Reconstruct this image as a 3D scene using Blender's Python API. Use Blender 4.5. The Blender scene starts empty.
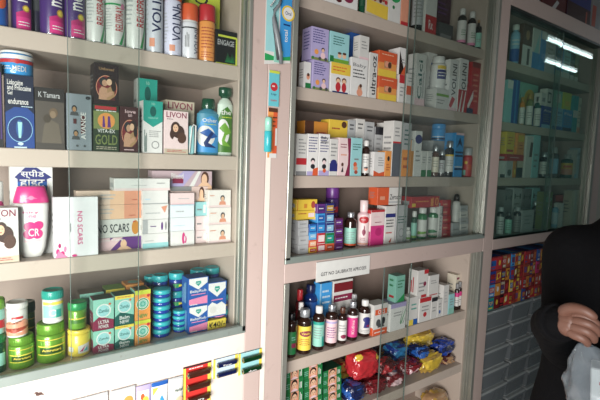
import bpy, bmesh, math, random
from mathutils import Vector, Matrix, noise
rnd = random.Random(7)
scene = bpy.context.scene
COL = scene.collection
EYE = 1.5                                   # camera height above the floor
U = 1.15                                    # camera distance from the cabinet fronts
F = 440.0
CAM = Vector((0, -U, EYE))
ROT = (Matrix.Rotation(math.radians(-36.0603), 3, 'Z') @ Matrix.Rotation(math.radians(84.7882), 3, 'X')
       @ Matrix.Rotation(math.radians(2.0422), 3, 'Z'))

# ------------------------------------------------------------------ camera
cd = bpy.data.cameras.new('camera'); cam = bpy.data.objects.new('camera', cd); COL.objects.link(cam)
cam.matrix_world = Matrix.Translation(CAM) @ ROT.to_4x4()
cd.sensor_width = 36; cd.lens = F / 600 * 36; cd.clip_start = .02
scene.camera = cam

# ------------------------------------------------------------------ measuring: where a sight line of the survey meets a plane of the room
def ray(px, py): return ROT @ Vector(((px - 300) / F, (200 - py) / F, -1))
def Xat(px, y, z):
    n = ray(px, 0).cross(ray(px, 400)); return -(n.y * (y - CAM.y) + n.z * (z - CAM.z)) / n.x
def Zat(py, x, y):
    n = ray(0, py).cross(ray(600, py)); return CAM.z - (n.x * (x - CAM.x) + n.y * (y - CAM.y)) / n.z
def at(px, py, y):
    d = ray(px, py); return CAM + d * ((y - CAM.y) / d.y)
def atd(px, py, dist):                      # a point at a distance from the eye
    return CAM + ray(px, py).normalized() * dist
Sf = .05                                    # shelf fronts sit this far behind the cabinet fronts
def fz(v): return EYE + v * U
ROW = dict(L1=fz(.2354), L2=fz(.0031), L3=fz(-.2274), M0=fz(.464), M1=fz(.2078), M2=fz(-.0459), N1=fz(-.6082),
           R1=fz(.452), R2=fz(.1944), R3=fz(-.0463))
THK = .042
ZB1 = Zat(309, Xat(500, .02, .87), .02); ZB0 = ZB1 - 6*.106
ZLf = fz(-.4641); ZMf = fz(-.2932); ZLo = fz(-.3493); ZRt = fz(.6514); ZRb = fz(-.2919)
ZL4 = Zat(379.5, 0.02, 0) + .001; ROW['L4'] = ZL4 - .016
ZM3 = Zat(258, Xat(291, 0, ZMf), 0) + .001; ROW['M3'] = ZM3 - .008
ROW['R4'] = Zat(239, Xat(493, 0, ZRb), 0) - .004
ROW['N2'] = Zat(365, Xat(465, Sf, 1), Sf)
ROW['N3'] = ROW['N2'] - .29
Xa = .5614 * U; Xb = .6831 * U; Xc = 1.6704 * U; Xd = 1.741 * U; Xe = 2.7628 * U; Xg = 2.6475 * U
DEP = .33                                   # cabinet depth
TOPZ = 2.36

# ------------------------------------------------------------------ materials
def s2l(c): c /= 255; return c / 12.92 if c <= .04045 else ((c + .055) / 1.055) ** 2.4
PAL = dict(white='e8e6e2', paper='dcdad4', cream='e6dcc4', black='141416', ink='2a2a30', grey='8c8c8c', lgrey='b9bbbb', dgrey='4c4e50',
    red='c4202a', dred='7e1520', brick='b0452c', orange='e0571c', lorange='f09a3c', amber='d98a10', yellow='ecc617', lemon='c9d61e', cheese='f2d62e',
    green='0f7a3c', dgreen='0b4a30', bgreen='12a052', lime='6fa81c', dlime='3f7a14', olive='7f8a4a', mint='8fd0bc', teal='0aa08e', lteal='19b79b', pteal='9ad6d8',
    blue='1c5cae', dblue='16306e', navy='1b2450', sky='2f9be0', lblue='8cc4e4', pblue='c4dcea', purple='4a2a72', violet='6a2f86', lilac='b4a8d6', plum='5a1c48',
    pink='ec86b0', hot='dd2a84', magenta='c01870', rose='f0c8cc', lpink='f2d8d6', salmon='e89a78', peach='f0c09a', skin='cf9a78', brown='5a3524', dbrown='2e1a14',
    tan='b58a5c', gold='b9912e', beige='cdbfa6', dteal='0b5c54', turq='1fb0b8', royal='1a3fa0', wine='8e1f48', maroon='5a1a1c', indigo='2b2f7a', silver='b4b8bc')
MATS = {}
def mat(key, rough=.42, metal=0, spec=.5, bump=0, var=.04, alpha=1, coat=0, scale=40):
    k = (key, rough, metal, bump, alpha, coat)
    if k in MATS: return MATS[k]
    h = PAL.get(key, key); rgb = [s2l(int(h[i:i + 2], 16)) for i in (0, 2, 4)]; lum = .3*rgb[0] + .59*rgb[1] + .11*rgb[2]; rgb = [.84*(c*.9 + lum*.1) for c in rgb]
    m = bpy.data.materials.new('%s_%s' % (key, 'metal' if metal else 'print')); m.use_nodes = True
    nt = m.node_tree; b = nt.nodes['Principled BSDF']
    b.inputs['Roughness'].default_value = rough; b.inputs['Metallic'].default_value = metal
    b.inputs['Coat Weight'].default_value = coat; b.inputs['Alpha'].default_value = alpha
    tc = nt.nodes.new('ShaderNodeTexCoord'); nz = nt.nodes.new('ShaderNodeTexNoise'); nz.inputs['Scale'].default_value = scale
    nt.links.new(tc.outputs['Object'], nz.inputs['Vector'])
    mx = nt.nodes.new('ShaderNodeMix'); mx.data_type = 'RGBA'
    mx.inputs['A'].default_value = [max(0, c * (1 - var * 2)) for c in rgb] + [1]; mx.inputs['B'].default_value = [min(1, c * (1 + var * 2)) for c in rgb] + [1]
    nt.links.new(nz.outputs['Fac'], mx.inputs['Factor']); nt.links.new(mx.outputs['Result'], b.inputs['Base Color'])
    if bump:
        bp = nt.nodes.new('ShaderNodeBump'); bp.inputs['Strength'].default_value = bump; bp.inputs['Distance'].default_value = .004
        nt.links.new(nz.outputs['Fac'], bp.inputs['Height']); nt.links.new(bp.outputs['Normal'], b.inputs['Normal'])
    MATS[k] = m; return m
def painted(name, c1, c2, rough=.5, dirt='6b5a4c', amt=.35, metal=0, scale=3.0):
    m = bpy.data.materials.new(name); m.use_nodes = True; nt = m.node_tree; b = nt.nodes['Principled BSDF']
    L = lambda h: [s2l(int(h[i:i + 2], 16)) for i in (0, 2, 4)] + [1]
    tc = nt.nodes.new('ShaderNodeTexCoord')
    n1 = nt.nodes.new('ShaderNodeTexNoise'); n1.inputs['Scale'].default_value = scale; n1.inputs['Detail'].default_value = 6
    n2 = nt.nodes.new('ShaderNodeTexNoise'); n2.inputs['Scale'].default_value = scale * 9; n2.inputs['Detail'].default_value = 8
    for n in (n1, n2): nt.links.new(tc.outputs['Object'], n.inputs['Vector'])
    mx = nt.nodes.new('ShaderNodeMix'); mx.data_type = 'RGBA'; mx.inputs['A'].default_value = L(c1); mx.inputs['B'].default_value = L(c2)
    nt.links.new(n1.outputs['Fac'], mx.inputs['Factor'])
    rp = nt.nodes.new('ShaderNodeValToRGB'); rp.color_ramp.elements[0].position = .62; rp.color_ramp.elements[1].position = .8
    rp.color_ramp.elements[1].color = (amt, amt, amt, 1); rp.color_ramp.elements[0].color = (0, 0, 0, 1)
    nt.links.new(n2.outputs['Fac'], rp.inputs['Fac'])
    m2 = nt.nodes.new('ShaderNodeMix'); m2.data_type = 'RGBA'; m2.inputs['B'].default_value = L(dirt)
    nt.links.new(rp.outputs['Color'], m2.inputs['Factor']); nt.links.new(mx.outputs['Result'], m2.inputs['A'])
    nt.links.new(m2.outputs['Result'], b.inputs['Base Color'])
    b.inputs['Roughness'].default_value = rough; b.inputs['Metallic'].default_value = metal
    bp = nt.nodes.new('ShaderNodeBump'); bp.inputs['Strength'].default_value = .15; bp.inputs['Distance'].default_value = .002
    nt.links.new(n2.outputs['Fac'], bp.inputs['Height']); nt.links.new(bp.outputs['Normal'], b.inputs['Normal'])
    return m
def glassy(name, tint, gloss=1.0, ior=1.5, rough=.0, haze=None):
    """clear sheet: straight-through light tinted, mirror part by Fresnel"""
    m = bpy.data.materials.new(name); m.use_nodes = True; nt = m.node_tree; nt.nodes.clear()
    L = lambda h: [s2l(int(h[i:i + 2], 16)) for i in (0, 2, 4)] + [1]
    out = nt.nodes.new('ShaderNodeOutputMaterial'); tr = nt.nodes.new('ShaderNodeBsdfTransparent'); tr.inputs['Color'].default_value = L(tint)
    gl = nt.nodes.new('ShaderNodeBsdfGlossy'); gl.inputs['Roughness'].default_value = rough
    fr = nt.nodes.new('ShaderNodeFresnel'); fr.inputs['IOR'].default_value = ior
    ge = nt.nodes.new('ShaderNodeNewGeometry'); io = nt.nodes.new('ShaderNodeMix'); io.inputs['A'].default_value = ior; io.inputs['B'].default_value = 1 / ior
    nt.links.new(ge.outputs['Backfacing'], io.inputs['Factor']); nt.links.new(io.outputs['Result'], fr.inputs['IOR'])   # a sheet's rear face mirrors like its front
    mx = nt.nodes.new('ShaderNodeMixShader')
    base = tr
    if haze:
        df = nt.nodes.new('ShaderNodeBsdfDiffuse'); df.inputs['Color'].default_value = L(haze[0])
        hz = nt.nodes.new('ShaderNodeMixShader'); hz.inputs[0].default_value = haze[1]
        nt.links.new(tr.outputs[0], hz.inputs[1]); nt.links.new(df.outputs[0], hz.inputs[2]); base = hz
    nt.links.new(fr.outputs[0], mx.inputs[0]); nt.links.new(base.outputs[0], mx.inputs[1]); nt.links.new(gl.outputs[0], mx.inputs[2])
    nt.links.new(mx.outputs[0], out.inputs[0]); return m

# ------------------------------------------------------------------ mesh collector
class G:
    def __init__(s): s.v = []; s.f = []; s.fm = []; s.m = []; s.sm = []
    def mi(s, m):
        if m not in s.m: s.m.append(m)
        return s.m.index(m)
    def add(s, vs, fs, m, smooth=False):
        o = len(s.v); s.v += [tuple(v) for v in vs]; k = s.mi(m)
        for f in fs: s.f.append([o + i for i in f]); s.fm.append(k); s.sm.append(smooth)
    def box(s, x0, x1, y0, y1, z0, z1, m, c=0):
        c = min(c, (x1 - x0) * .3, (y1 - y0) * .3, (z1 - z0) * .3)
        if c <= 0:
            s.add([(x0,y0,z0),(x1,y0,z0),(x1,y1,z0),(x0,y1,z0),(x0,y0,z1),(x1,y0,z1),(x1,y1,z1),(x0,y1,z1)],
                  [(0,3,2,1),(4,5,6,7),(0,1,5,4),(1,2,6,5),(2,3,7,6),(3,0,4,7)], m); return
        V = []; ix = {}
        X = (x0, x1); Y = (y0, y1); Z = (z0, z1)
        for i in (0, 1):
            for j in (0, 1):
                for k in (0, 1):
                    a, b, d = X[i], Y[j], Z[k]; sx = c if i == 0 else -c; sy = c if j == 0 else -c; sz = c if k == 0 else -c
                    ix[i, j, k, 'x'] = len(V); V.append((a, b + sy, d + sz))
                    ix[i, j, k, 'y'] = len(V); V.append((a + sx, b, d + sz))
                    ix[i, j, k, 'z'] = len(V); V.append((a + sx, b + sy, d))
        Fs = []
        I = lambda *a: ix[a]
        for i in (0, 1):
            q = [I(i,0,0,'x'), I(i,1,0,'x'), I(i,1,1,'x'), I(i,0,1,'x')]; Fs.append(q if i else q[::-1])
            q = [I(0,i,0,'y'), I(1,i,0,'y'), I(1,i,1,'y'), I(0,i,1,'y')]; Fs.append(q[::-1] if i else q)
            q = [I(0,0,i,'z'), I(1,0,i,'z'), I(1,1,i,'z'), I(0,1,i,'z')]; Fs.append(q if i else q[::-1])
        for i in (0, 1):
            for j in (0, 1):
                Fs.append([I(i,j,0,'x'), I(i,j,0,'y'), I(i,j,1,'y'), I(i,j,1,'x')][::1 if i ^ j else -1][::-1])
                Fs.append([I(i,0,j,'x'), I(i,0,j,'z'), I(i,1,j,'z'), I(i,1,j,'x')][::-1 if i ^ j else 1][::-1])
                Fs.append([I(0,i,j,'y'), I(0,i,j,'z'), I(1,i,j,'z'), I(1,i,j,'y')][::1 if i ^ j else -1][::-1])
                for k in (0, 1):
                    t = [I(i,j,k,'x'), I(i,j,k,'y'), I(i,j,k,'z')]; Fs.append(t if (i + j + k) % 2 else t[::-1])
        s.add(V, Fs, m)
    def lathe(s, prof, m, n=28, cx=0, cy=0, sx=1, sy=1, cap=True):
        """prof: (radius, z[, material]) from the bottom up; the material is that of the band above the point"""
        V = [(cx + sx * r * math.cos(2*math.pi*i/n), cy + sy * r * math.sin(2*math.pi*i/n), z) for r, z, *_ in prof for i in range(n)]
        o = len(s.v); s.v += V
        for j in range(len(prof) - 1):
            mm = prof[j][2] if len(prof[j]) > 2 else m; k = s.mi(mm)
            for i in range(n):
                a = o + j * n + i; b = o + j * n + (i + 1) % n
                s.f.append([a, b, b + n, a + n]); s.fm.append(k); s.sm.append(True)
        if cap:
            k = s.mi(m); s.f.append([o + i for i in range(n)][::-1]); s.fm.append(k); s.sm.append(False)
            k = s.mi(prof[-2][2] if len(prof[-2]) > 2 else m); e = o + (len(prof) - 1) * n; s.f.append([e + i for i in range(n)]); s.fm.append(k); s.sm.append(False)
    def tube(s, pts, r, m, n=8):
        pts = [Vector(p) for p in pts]; o = len(s.v); k = s.mi(m); up = Vector((0.13, .07, 1)).normalized()
        for i, p in enumerate(pts):
            t = (pts[min(i + 1, len(pts) - 1)] - pts[max(i - 1, 0)]).normalized(); a = t.cross(up).normalized(); b = t.cross(a)
            rr = r[i] if isinstance(r, (list, tuple)) else r
            for q in range(n):
                an = 2 * math.pi * q / n; s.v.append(tuple(p + a * math.cos(an) * rr + b * math.sin(an) * rr))
        for i in range(len(pts) - 1):
            for q in range(n):
                a = o + i * n + q; b = o + i * n + (q + 1) % n; s.f.append([a, b, b + n, a + n]); s.fm.append(k); s.sm.append(True)
        s.f.append([o + i for i in range(n)]); s.fm.append(k); s.sm.append(False)
        s.f.append([o + (len(pts) - 1) * n + i for i in range(n)]); s.fm.append(k); s.sm.append(False)
    def prism(s, poly, y0, y1, m):          # outline in x, z given thickness in y
        n = len(poly); V = [(x, y0, z) for x, z in poly] + [(x, y1, z) for x, z in poly]
        Fs = [list(range(n)), list(range(2 * n - 1, n - 1, -1))] + [[i, i + n, (i + 1) % n + n, (i + 1) % n] for i in range(n)]
        s.add(V, Fs, m)
    def build(s, name, parent=None, loc=(0, 0, 0), rz=0, rx=0, ry=0, fix=True):
        me = bpy.data.meshes.new(name); me.from_pydata(s.v, [], s.f)
        for m in s.m: me.materials.append(m)
        me.polygons.foreach_set('material_index', s.fm); me.polygons.foreach_set('use_smooth', s.sm); me.update()
        if fix:
            bm = bmesh.new(); bm.from_mesh(me); bmesh.ops.recalc_face_normals(bm, faces=bm.faces); bm.to_mesh(me); bm.free()
        o = bpy.data.objects.new(name, me); COL.objects.link(o); o.location = loc; o.rotation_euler = (rx, ry, rz)
        if parent: o.parent = parent
        return o
def tag(o, label, cat=None, group=None, kind=None):
    if label: o['label'] = label
    if cat: o['category'] = cat
    if group: o['group'] = group
    if kind: o['kind'] = kind
    return o
def empty(name, loc, label, cat, group=None, rz=0):
    o = bpy.data.objects.new(name, None); COL.objects.link(o); o.location = loc; o.rotation_euler = (0, 0, rz); o.empty_display_size = .05
    return tag(o, label, cat, group)

# ------------------------------------------------------------------ printed marks: 2-D shapes laid on a face or a cylinder
TXT = {}
def text2d(t):
    if t not in TXT:
        c = bpy.data.curves.new('t', 'FONT'); c.body = t; c.size = 1; c.resolution_u = 2; c.offset = .012
        o = bpy.data.objects.new('t', c); COL.objects.link(o); bpy.context.view_layer.update()
        me = bpy.data.meshes.new_from_object(o.evaluated_get(bpy.context.evaluated_depsgraph_get()))
        vs = [(v.co.x, v.co.y) for v in me.vertices]; fs = [list(p.vertices) for p in me.polygons]
        if vs:
            x0 = min(v[0] for v in vs); x1 = max(v[0] for v in vs); y0 = min(v[1] for v in vs); y1 = max(v[1] for v in vs)
            vs = [((x - x0) / (x1 - x0), (y - y0) / (y1 - y0)) for x, y in vs]
        bpy.data.objects.remove(o); bpy.data.curves.remove(c); bpy.data.meshes.remove(me); TXT[t] = (vs, fs)
    return TXT[t]
def marks(g, mp, W, H, ds, cyl=False, rough=.45, t0=0.0004):
    """mp(u, v, lift) -> point; ds: list of marks in u, v of the face; W, H real size of the face"""
    lay = [0]
    def put(vs, fs, col):
        m = mat(col, rough) if isinstance(col, str) else col
        lift = t0 + .00012 * lay[0]
        if not cyl: g.add([mp(u, v, lift) for u, v in vs], fs, m); return
        vs = list(vs); tr = []
        for f in fs:
            for i in range(1, len(f) - 1): tr.append((f[0], f[i], f[i + 1]))
        lim = .0035 / W; out = []; mid = {}
        while tr:
            a, b, c = tr.pop(); e = [(abs(vs[a][0] - vs[b][0]), a, b, c), (abs(vs[b][0] - vs[c][0]), b, c, a), (abs(vs[c][0] - vs[a][0]), c, a, b)]
            d, p, q, r = max(e)
            if d > lim:
                kk = (min(p, q), max(p, q))
                if kk not in mid: mid[kk] = len(vs); vs.append(((vs[p][0] + vs[q][0]) / 2, (vs[p][1] + vs[q][1]) / 2))
                w = mid[kk]; tr += [(p, w, r), (w, q, r)]
            else: out.append((a, b, c))
        g.add([mp(u, v, lift) for u, v in vs], out, m, True)
    R = random.Random(len(ds) * 7 + int(W * 1e5))
    def ell(cu, cv, ru, rv, n=20): return [(cu + ru * math.cos(2 * math.pi * i / n), cv + rv * math.sin(2 * math.pi * i / n)) for i in range(n)]
    for d in ds:
        lay[0] += 1; k = d[0]
        if k == 'r': _, a, b, c, e, col = d; put([(a, b), (c, b), (c, e), (a, e)], [(0, 1, 2, 3)], col)
        elif k == 'e':
            _, cu, cv, ru, rv, col = d; p = ell(cu, cv, ru, rv if rv else ru * W / H); put(p, [tuple(range(len(p)))], col)
        elif k == 'o':                       # ring
            _, cu, cv, ru, rv, th, col = d; rv = rv or ru * W / H; p = ell(cu, cv, ru, rv, 24); q = ell(cu, cv, ru * (1 - th), rv * (1 - th), 24)
            put(p + q, [(i, (i + 1) % 24, 24 + (i + 1) % 24, 24 + i) for i in range(24)], col)
        elif k == 'p': put(d[1], [tuple(range(len(d[1])))], d[2])
        elif k == 't':
            _, s, a, b, c, e, col, *r = d; vs, fs = text2d(s); r = r[0] if r else 0
            if r == 90: vs = [(a + (c - a) * (1 - y), b + (e - b) * x) for x, y in vs]
            elif r == -90: vs = [(a + (c - a) * y, e - (e - b) * x) for x, y in vs]
            else: vs = [(a + (c - a) * x, b + (e - b) * y) for x, y in vs]
            put(vs, fs, col)
        elif k == 'l':                       # small print
            _, a, b, c, e, n, col = d; h = (e - b) / n
            for i in range(n):
                w = R.uniform(.6, 1); x = a
                while x < a + (c - a) * w:
                    q = min(x + R.uniform(.08, .22) * (c - a), c); put([(x, e - h * i - h * .62), (q, e - h * i - h * .62), (q, e - h * i - h * .28), (x, e - h * i - h * .28)], [(0, 1, 2, 3)], col); x = q + .03 * (c - a)
        elif k == 'L':                       # small print set upright
            _, a, b, c, e, n, col = d; h = (c - a) / n
            for i in range(n):
                w = R.uniform(.6, 1); put([(a + h * i, b), (a + h * i + h * .5, b), (a + h * i + h * .5, b + (e - b) * w), (a + h * i, b + (e - b) * w)], [(0, 1, 2, 3)], col)
        elif k == 'h':                       # head-and-shoulders picture: face, hair, clothing
            _, cu, cv, s, sk, hr, cl = d; w = s; q = s * W / H
            put(ell(cu, cv + q * .12, w * .62, q * .8), [tuple(range(20))], hr); lay[0] += 1
            put([(cu - w, cv - q * 1.6), (cu + w, cv - q * 1.6), (cu + w * .8, cv - q * .8), (cu, cv - q * .5), (cu - w * .8, cv - q * .8)], [(0, 1, 2, 3, 4)], cl); lay[0] += 1
            put(ell(cu, cv - q * .08, w * .42, q * .6), [tuple(range(20))], sk)
            lay[0] += 1
            for sx in (-1, 1): put(ell(cu + sx * w * .16, cv, w * .06, q * .05, 8), [tuple(range(8))], 'dbrown')
            put(ell(cu, cv - q * .36, w * .13, q * .05, 8), [tuple(range(8))], 'red')
def face_map(w, d, h, side):
    if side == 'front': return (lambda u, v, t: (-w/2 + u*w, -d/2 - t, v*h)), w, h
    if side == 'left': return (lambda u, v, t: (-w/2 - t, d/2 - u*d, v*h)), d, h
    if side == 'right': return (lambda u, v, t: (w/2 + t, -d/2 + u*d, v*h)), d, h
    return (lambda u, v, t: (-w/2 + u*w, -d/2 + v*d, h + t)), w, d
def cyl_map(r, z0, h, sx=1, sy=1, span=150, mid=-90):
    def f(u, v, t):
        a = math.radians(mid - span/2 + u*span); rr = (r(z0 + v*h) if callable(r) else r) + t
        return (sx * rr * math.cos(a), sy * rr * math.sin(a), z0 + v*h)
    rr = r(z0 + h/2) if callable(r) else r
    return f, rr * math.radians(span), h
# ------------------------------------------------------------------ setting and cabinets
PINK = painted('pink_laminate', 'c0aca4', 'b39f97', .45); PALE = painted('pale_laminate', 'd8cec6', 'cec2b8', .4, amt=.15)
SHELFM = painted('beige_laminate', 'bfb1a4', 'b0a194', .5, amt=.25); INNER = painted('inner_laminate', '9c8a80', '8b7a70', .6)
ALU = painted('aluminium', 'a9a99f', '93948b', .36, metal=.55, amt=.3, scale=8); GREEN_ALU = painted('aluminium_track', '9aa49d', '87918a', .4, metal=.4, amt=.4, scale=8)
GLASS = glassy('sheet_glass', 'f8faf9', ior=1.37, haze=('b8c8c0', .004)); GLASS_G = glassy('green_glass', 'ecf6f1', haze=('8fb8ae', .03)); GEDGE = mat('5f6f68', .3)
WALLM = painted('plaster', 'b9b4a8', 'a8a398', .8); FLOORM = painted('stone_floor', '77706a', '5d5751', .5)
def struct(name, x0, x1, y0, y1, z0, z1, m):
    g = G(); g.box(x0, x1, y0, y1, z0, z1, m); return tag(g.build(name), None, kind='structure')
struct('floor', -2.6, 6.3, -3.2, .42, -.1, 0, FLOORM)
struct('wall_back', -2.6, 6.3, .36, .42, 0, 2.9, WALLM)
struct('wall_right', 6.2, 6.3, -3.2, .36, 0, 2.9, painted('reflection_aqua', 'a4c2c6', '94b4b8', .7))  # unseen wall; its aqua is put in to colour the glass doors' reflections
struct('ceiling', -2.6, 6.3, -3.2, .42, 2.9, 3.0, WALLM)

def cabinet(x0, x1, label): return empty('display_cabinet', ((x0 + x1) / 2, 0, 0), label, 'cabinet')
def part(par, name, boxes, m, label=None, c=.0015):
    g = G(); ox = par.location.x
    for b in boxes: g.box(b[0] - ox, b[1] - ox, b[2], b[3], b[4], b[5], b[6] if len(b) > 6 else m, c)
    o = g.build(name, par)
    if label: o['label'] = label
    return o
def shelf_part(par, x0, x1, z): part(par, 'shelf', [(x0, x1, Sf, DEP, z - THK, z)], SHELFM)
def jamb(par, x, s, z0, z1, w=.012):       # aluminium side channel with grooves; s = +1 opening lies to the right
    b = []
    for e, y0, y1 in ((w, -.004, .011), (w - .005, .011, .019), (w, .019, .024), (w - .005, .024, .032), (w, .032, .049)): b.append((min(x, x + s*e), max(x, x + s*e), y0, y1, z0, z1))
    part(par, 'door_jamb', b, ALU)
def pane(par, x0, x1, y, z0, z1, gm=None):
    g = G(); ox = par.location.x; g.box(x0 - ox, x1 - ox, y, y + .0045, z0, z1, gm or GLASS)
    for x in (x0, x1): g.box(x - .0005 - ox, x + .0005 - ox, y - .0004, y + .0049, z0, z1, GEDGE)
    o = g.build('glass_door', par); return o
XL0 = -.62                                 # left end of the left cabinet, outside the picture
# --- left cabinet
c1 = cabinet(XL0, Xa, 'pink and beige wall cabinet left of the pillar holding spray cans and balm jars')
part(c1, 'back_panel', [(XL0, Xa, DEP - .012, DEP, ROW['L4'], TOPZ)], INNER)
part(c1, 'side_panel', [(Xa - .0145, Xa - .001, .05, DEP - .012, ROW['L4'], TOPZ)], SHELFM); part(c1, 'side_panel', [(XL0, XL0 + .02, .05, DEP - .012, ROW['L4'], TOPZ)], SHELFM)
for r in ('L1', 'L2', 'L3'): shelf_part(c1, XL0 + .02, Xa - .0145, ROW[r])
shelf_part(c1, XL0 + .02, Xa - .0145, ROW['L1'] + .3)
part(c1, 'bottom_panel', [(XL0, Xa - .005, .05, DEP, ROW['L4'] - .03, ROW['L4'])], SHELFM)
part(c1, 'top_panel', [(XL0, Xa, .0, DEP, TOPZ, TOPZ + .02)], SHELFM)
part(c1, 'door_track', [(XL0, Xa, -.004, .012, ZLf, ZL4 + .002), (XL0, Xa, .012, .05, ZLf, ZL4 - .0165), (XL0, Xa, .028, .032, ZLf, ZL4 - .01)], GREEN_ALU)
jamb(c1, Xa, -1, ROW['L4'], TOPZ)
g = G(); g.box(XL0 - c1.location.x, Xa - c1.location.x, 0, .03, .1, ZLf, PALE, .0015)
for px, py, r in ((39, 394, .0075), (29.5, 392.5, .0016), (36, 392.8, .004), (43, 394.2, .003)):    # old rust-brown stains
    q = at(px, py, 0); marks(g, lambda u, v, t: (q.x - c1.location.x + (u - .5)*r*2, -t, q.z + (v - .5)*r*1.1), 1, 1, [('e', .5, .5, .5, .5, '5a4038')])
o = g.build('lower_panel', c1, fix=False); o['label'] = 'pale scuffed panel below the track'
Xs = Xat(265, 0, 1.4)
part(c1, 'face_frame', [(Xa, Xs - .0015, 0, .34, .1, TOPZ + .02)], PINK)
XP1 = Xat(68, .028, 1.5)
pane(c1, XP1, Xa - .014, .014, ZL4 + .001, TOPZ - .01)
pane(c1, XL0 + .02, Xat(139, .024, 1.5), .022 + .002, ZL4 + .001, TOPZ - .01)
# --- middle cabinet
c2 = cabinet(Xs, Xc, 'pink middle cabinet with a sliding glass upper case and an open lower case')
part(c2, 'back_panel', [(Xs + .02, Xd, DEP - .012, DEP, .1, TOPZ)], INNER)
part(c2, 'side_panel', [(Xb - .012, Xb + .008, .05, DEP - .012, .1, TOPZ)], SHELFM); part(c2, 'side_panel', [(Xc - .03, Xc - .001, .05, DEP - .012, .1, TOPZ)], SHELFM)
for r in ('M0', 'M1', 'M2', 'N1', 'N2', 'N3'): shelf_part(c2, Xb + .008, Xc - .03, ROW[r])
part(c2, 'door_track', [(Xb, Xc, -.004, .012, ZMf, ZM3 + .002), (Xb, Xc, .012, .05, ZMf, ZM3 - .0085), (Xb, Xc, .028, .032, ZMf, ZM3 - .006)], GREEN_ALU)
part(c2, 'bottom_panel', [(Xb + .008, Xc - .002, .05, DEP, ROW['M3'] - .03, ROW['M3'])], SHELFM, 'floor board of the upper case')
part(c2, 'face_frame', [(Xs, Xb, 0, .32, .1, TOPZ), (Xb, Xc, 0, .045, ZLo, ZMf), (Xb, Xc, 0, .045, .1, .18), (Xc, Xd, 0, .32, .1, TOPZ), (Xs, Xd, 0, DEP, TOPZ, TOPZ + .02)], PINK)
part(c2, 'painted_edge_light', [(Xs, Xs + .016, -.002, -.0002, .1, Zat(150, Xs, 0))], mat('f0eadc', .4), 'cream strip painting the light along the pillar gap', c=0)  # pale strip stands in for light caught on the gap edge
for z0, z1 in ((ROW['M3'], TOPZ), (.18, ZLo)):
    jamb(c2, Xb, 1, z0, z1, .02); jamb(c2, Xc, -1, z0, z1, .02)
pane(c2, Xat(404, .014, 1.7), Xc - .004, .014, ZM3 + .001, TOPZ - .01)
pane(c2, Xat(411, .024, 1.7), Xc - .006, .024, ZM3 + .001, TOPZ - .01)
pane(c2, Xat(385, .014, 1.1), Xat(412, .014, 1.1), .014, .19, ZLo - .004)
# --- right cabinet
Xr = Xe - .02
c3 = cabinet(Xd, Xr, 'grey pink right cabinet with closed reflective glass doors above candy boxes')
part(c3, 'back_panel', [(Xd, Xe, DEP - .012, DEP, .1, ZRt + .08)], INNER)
part(c3, 'side_panel', [(Xe - .03, Xe - .012, .05, DEP - .012, .1, ZRt)], SHELFM)
for r in ('R1', 'R2', 'R3'): shelf_part(c3, Xd + .002, Xe - .03, ROW[r])
part(c3, 'bottom_panel', [(Xd + .002, Xe - .03, .05, DEP, ROW['R4'] - .03, ROW['R4'])], SHELFM)
ZRl = Zat(250.5, Xat(490, 0, 1.1), 0)
part(c3, 'face_frame', [(Xd, Xr, 0, .34, ZRt, ZRt + .075), (Xd, Xe - .012, 0, .045, ZRl, ZRb - .015), (Xg + .035, Xr + .03, 0, .32, .1, ZRt)], PINK)
part(c3, 'door_track', [(Xd, Xg + .035, -.004, .05, ZRb - .015, ROW['R4'] + .001)], GREEN_ALU)
jamb(c3, Xg + .035, -1, ROW['R4'], ZRt, .03)
part(c3, 'upper_track', [(Xd, Xg, 0.002, .05, ZRt - .014, ZRt)], mat('3a403e', .4, .4))
XR2 = Xat(545, .02, 1.2)
pane(c3, Xd + .002, XR2 + .02, .014, ROW['R4'] + .001, ZRt - .006, GLASS_G)
pane(c3, XR2 - .02, Xg + .02, .022 + .002, ROW['R4'] + .001, ZRt - .006, GLASS_G)
part(c3, 'bottom_shelf', [(Xd + .002, Xe - .03, .02, DEP, ZB0 - .03, ZB0 - .001)], SHELFM)
# ------------------------------------------------------------------ goods: builders
ORD = ['lowest', 'second from the bottom', 'third from the bottom', 'fourth from the bottom', 'fifth from the bottom', 'sixth from the bottom']
def nth(i, n): return 'topmost' if i == n - 1 else ORD[i]
def spot(row, x0, x1, yt, y, base=None):
    z = ROW[row] + .0005 if base is None else base
    a, b = Xat(x0, y, z), Xat(x1, y, z); zt = Zat(yt, (a + b) / 2, y)
    return (a + b) / 2, b - a, z, zt - z
GAP = .0006
def lim(row):                                # room for goods on a shelf: x from, x to, headroom
    k = row[0]; xa, xb = {'L': (XL0 + .021, Xa - .0155), 'M': (Xb + .009, Xc - .031), 'N': (Xb + .009, Xc - .031), 'R': (Xd + .003, Xe - .031)}[k]
    up = {'L1': ROW['L1'] + .3, 'L2': ROW['L1'], 'L3': ROW['L2'], 'L4': ROW['L3'], 'M0': TOPZ + .04, 'M1': ROW['M0'], 'M2': ROW['M1'], 'M3': ROW['M2'], 'N1': ROW['M3'] + .012, 'N2': ROW['N1'], 'N3': ROW['N2'],
          'R1': ZRt + .02, 'R2': ROW['R1'], 'R3': ROW['R2'], 'R4': ROW['R3']}[row] - THK - .002
    return xa, xb, up
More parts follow.
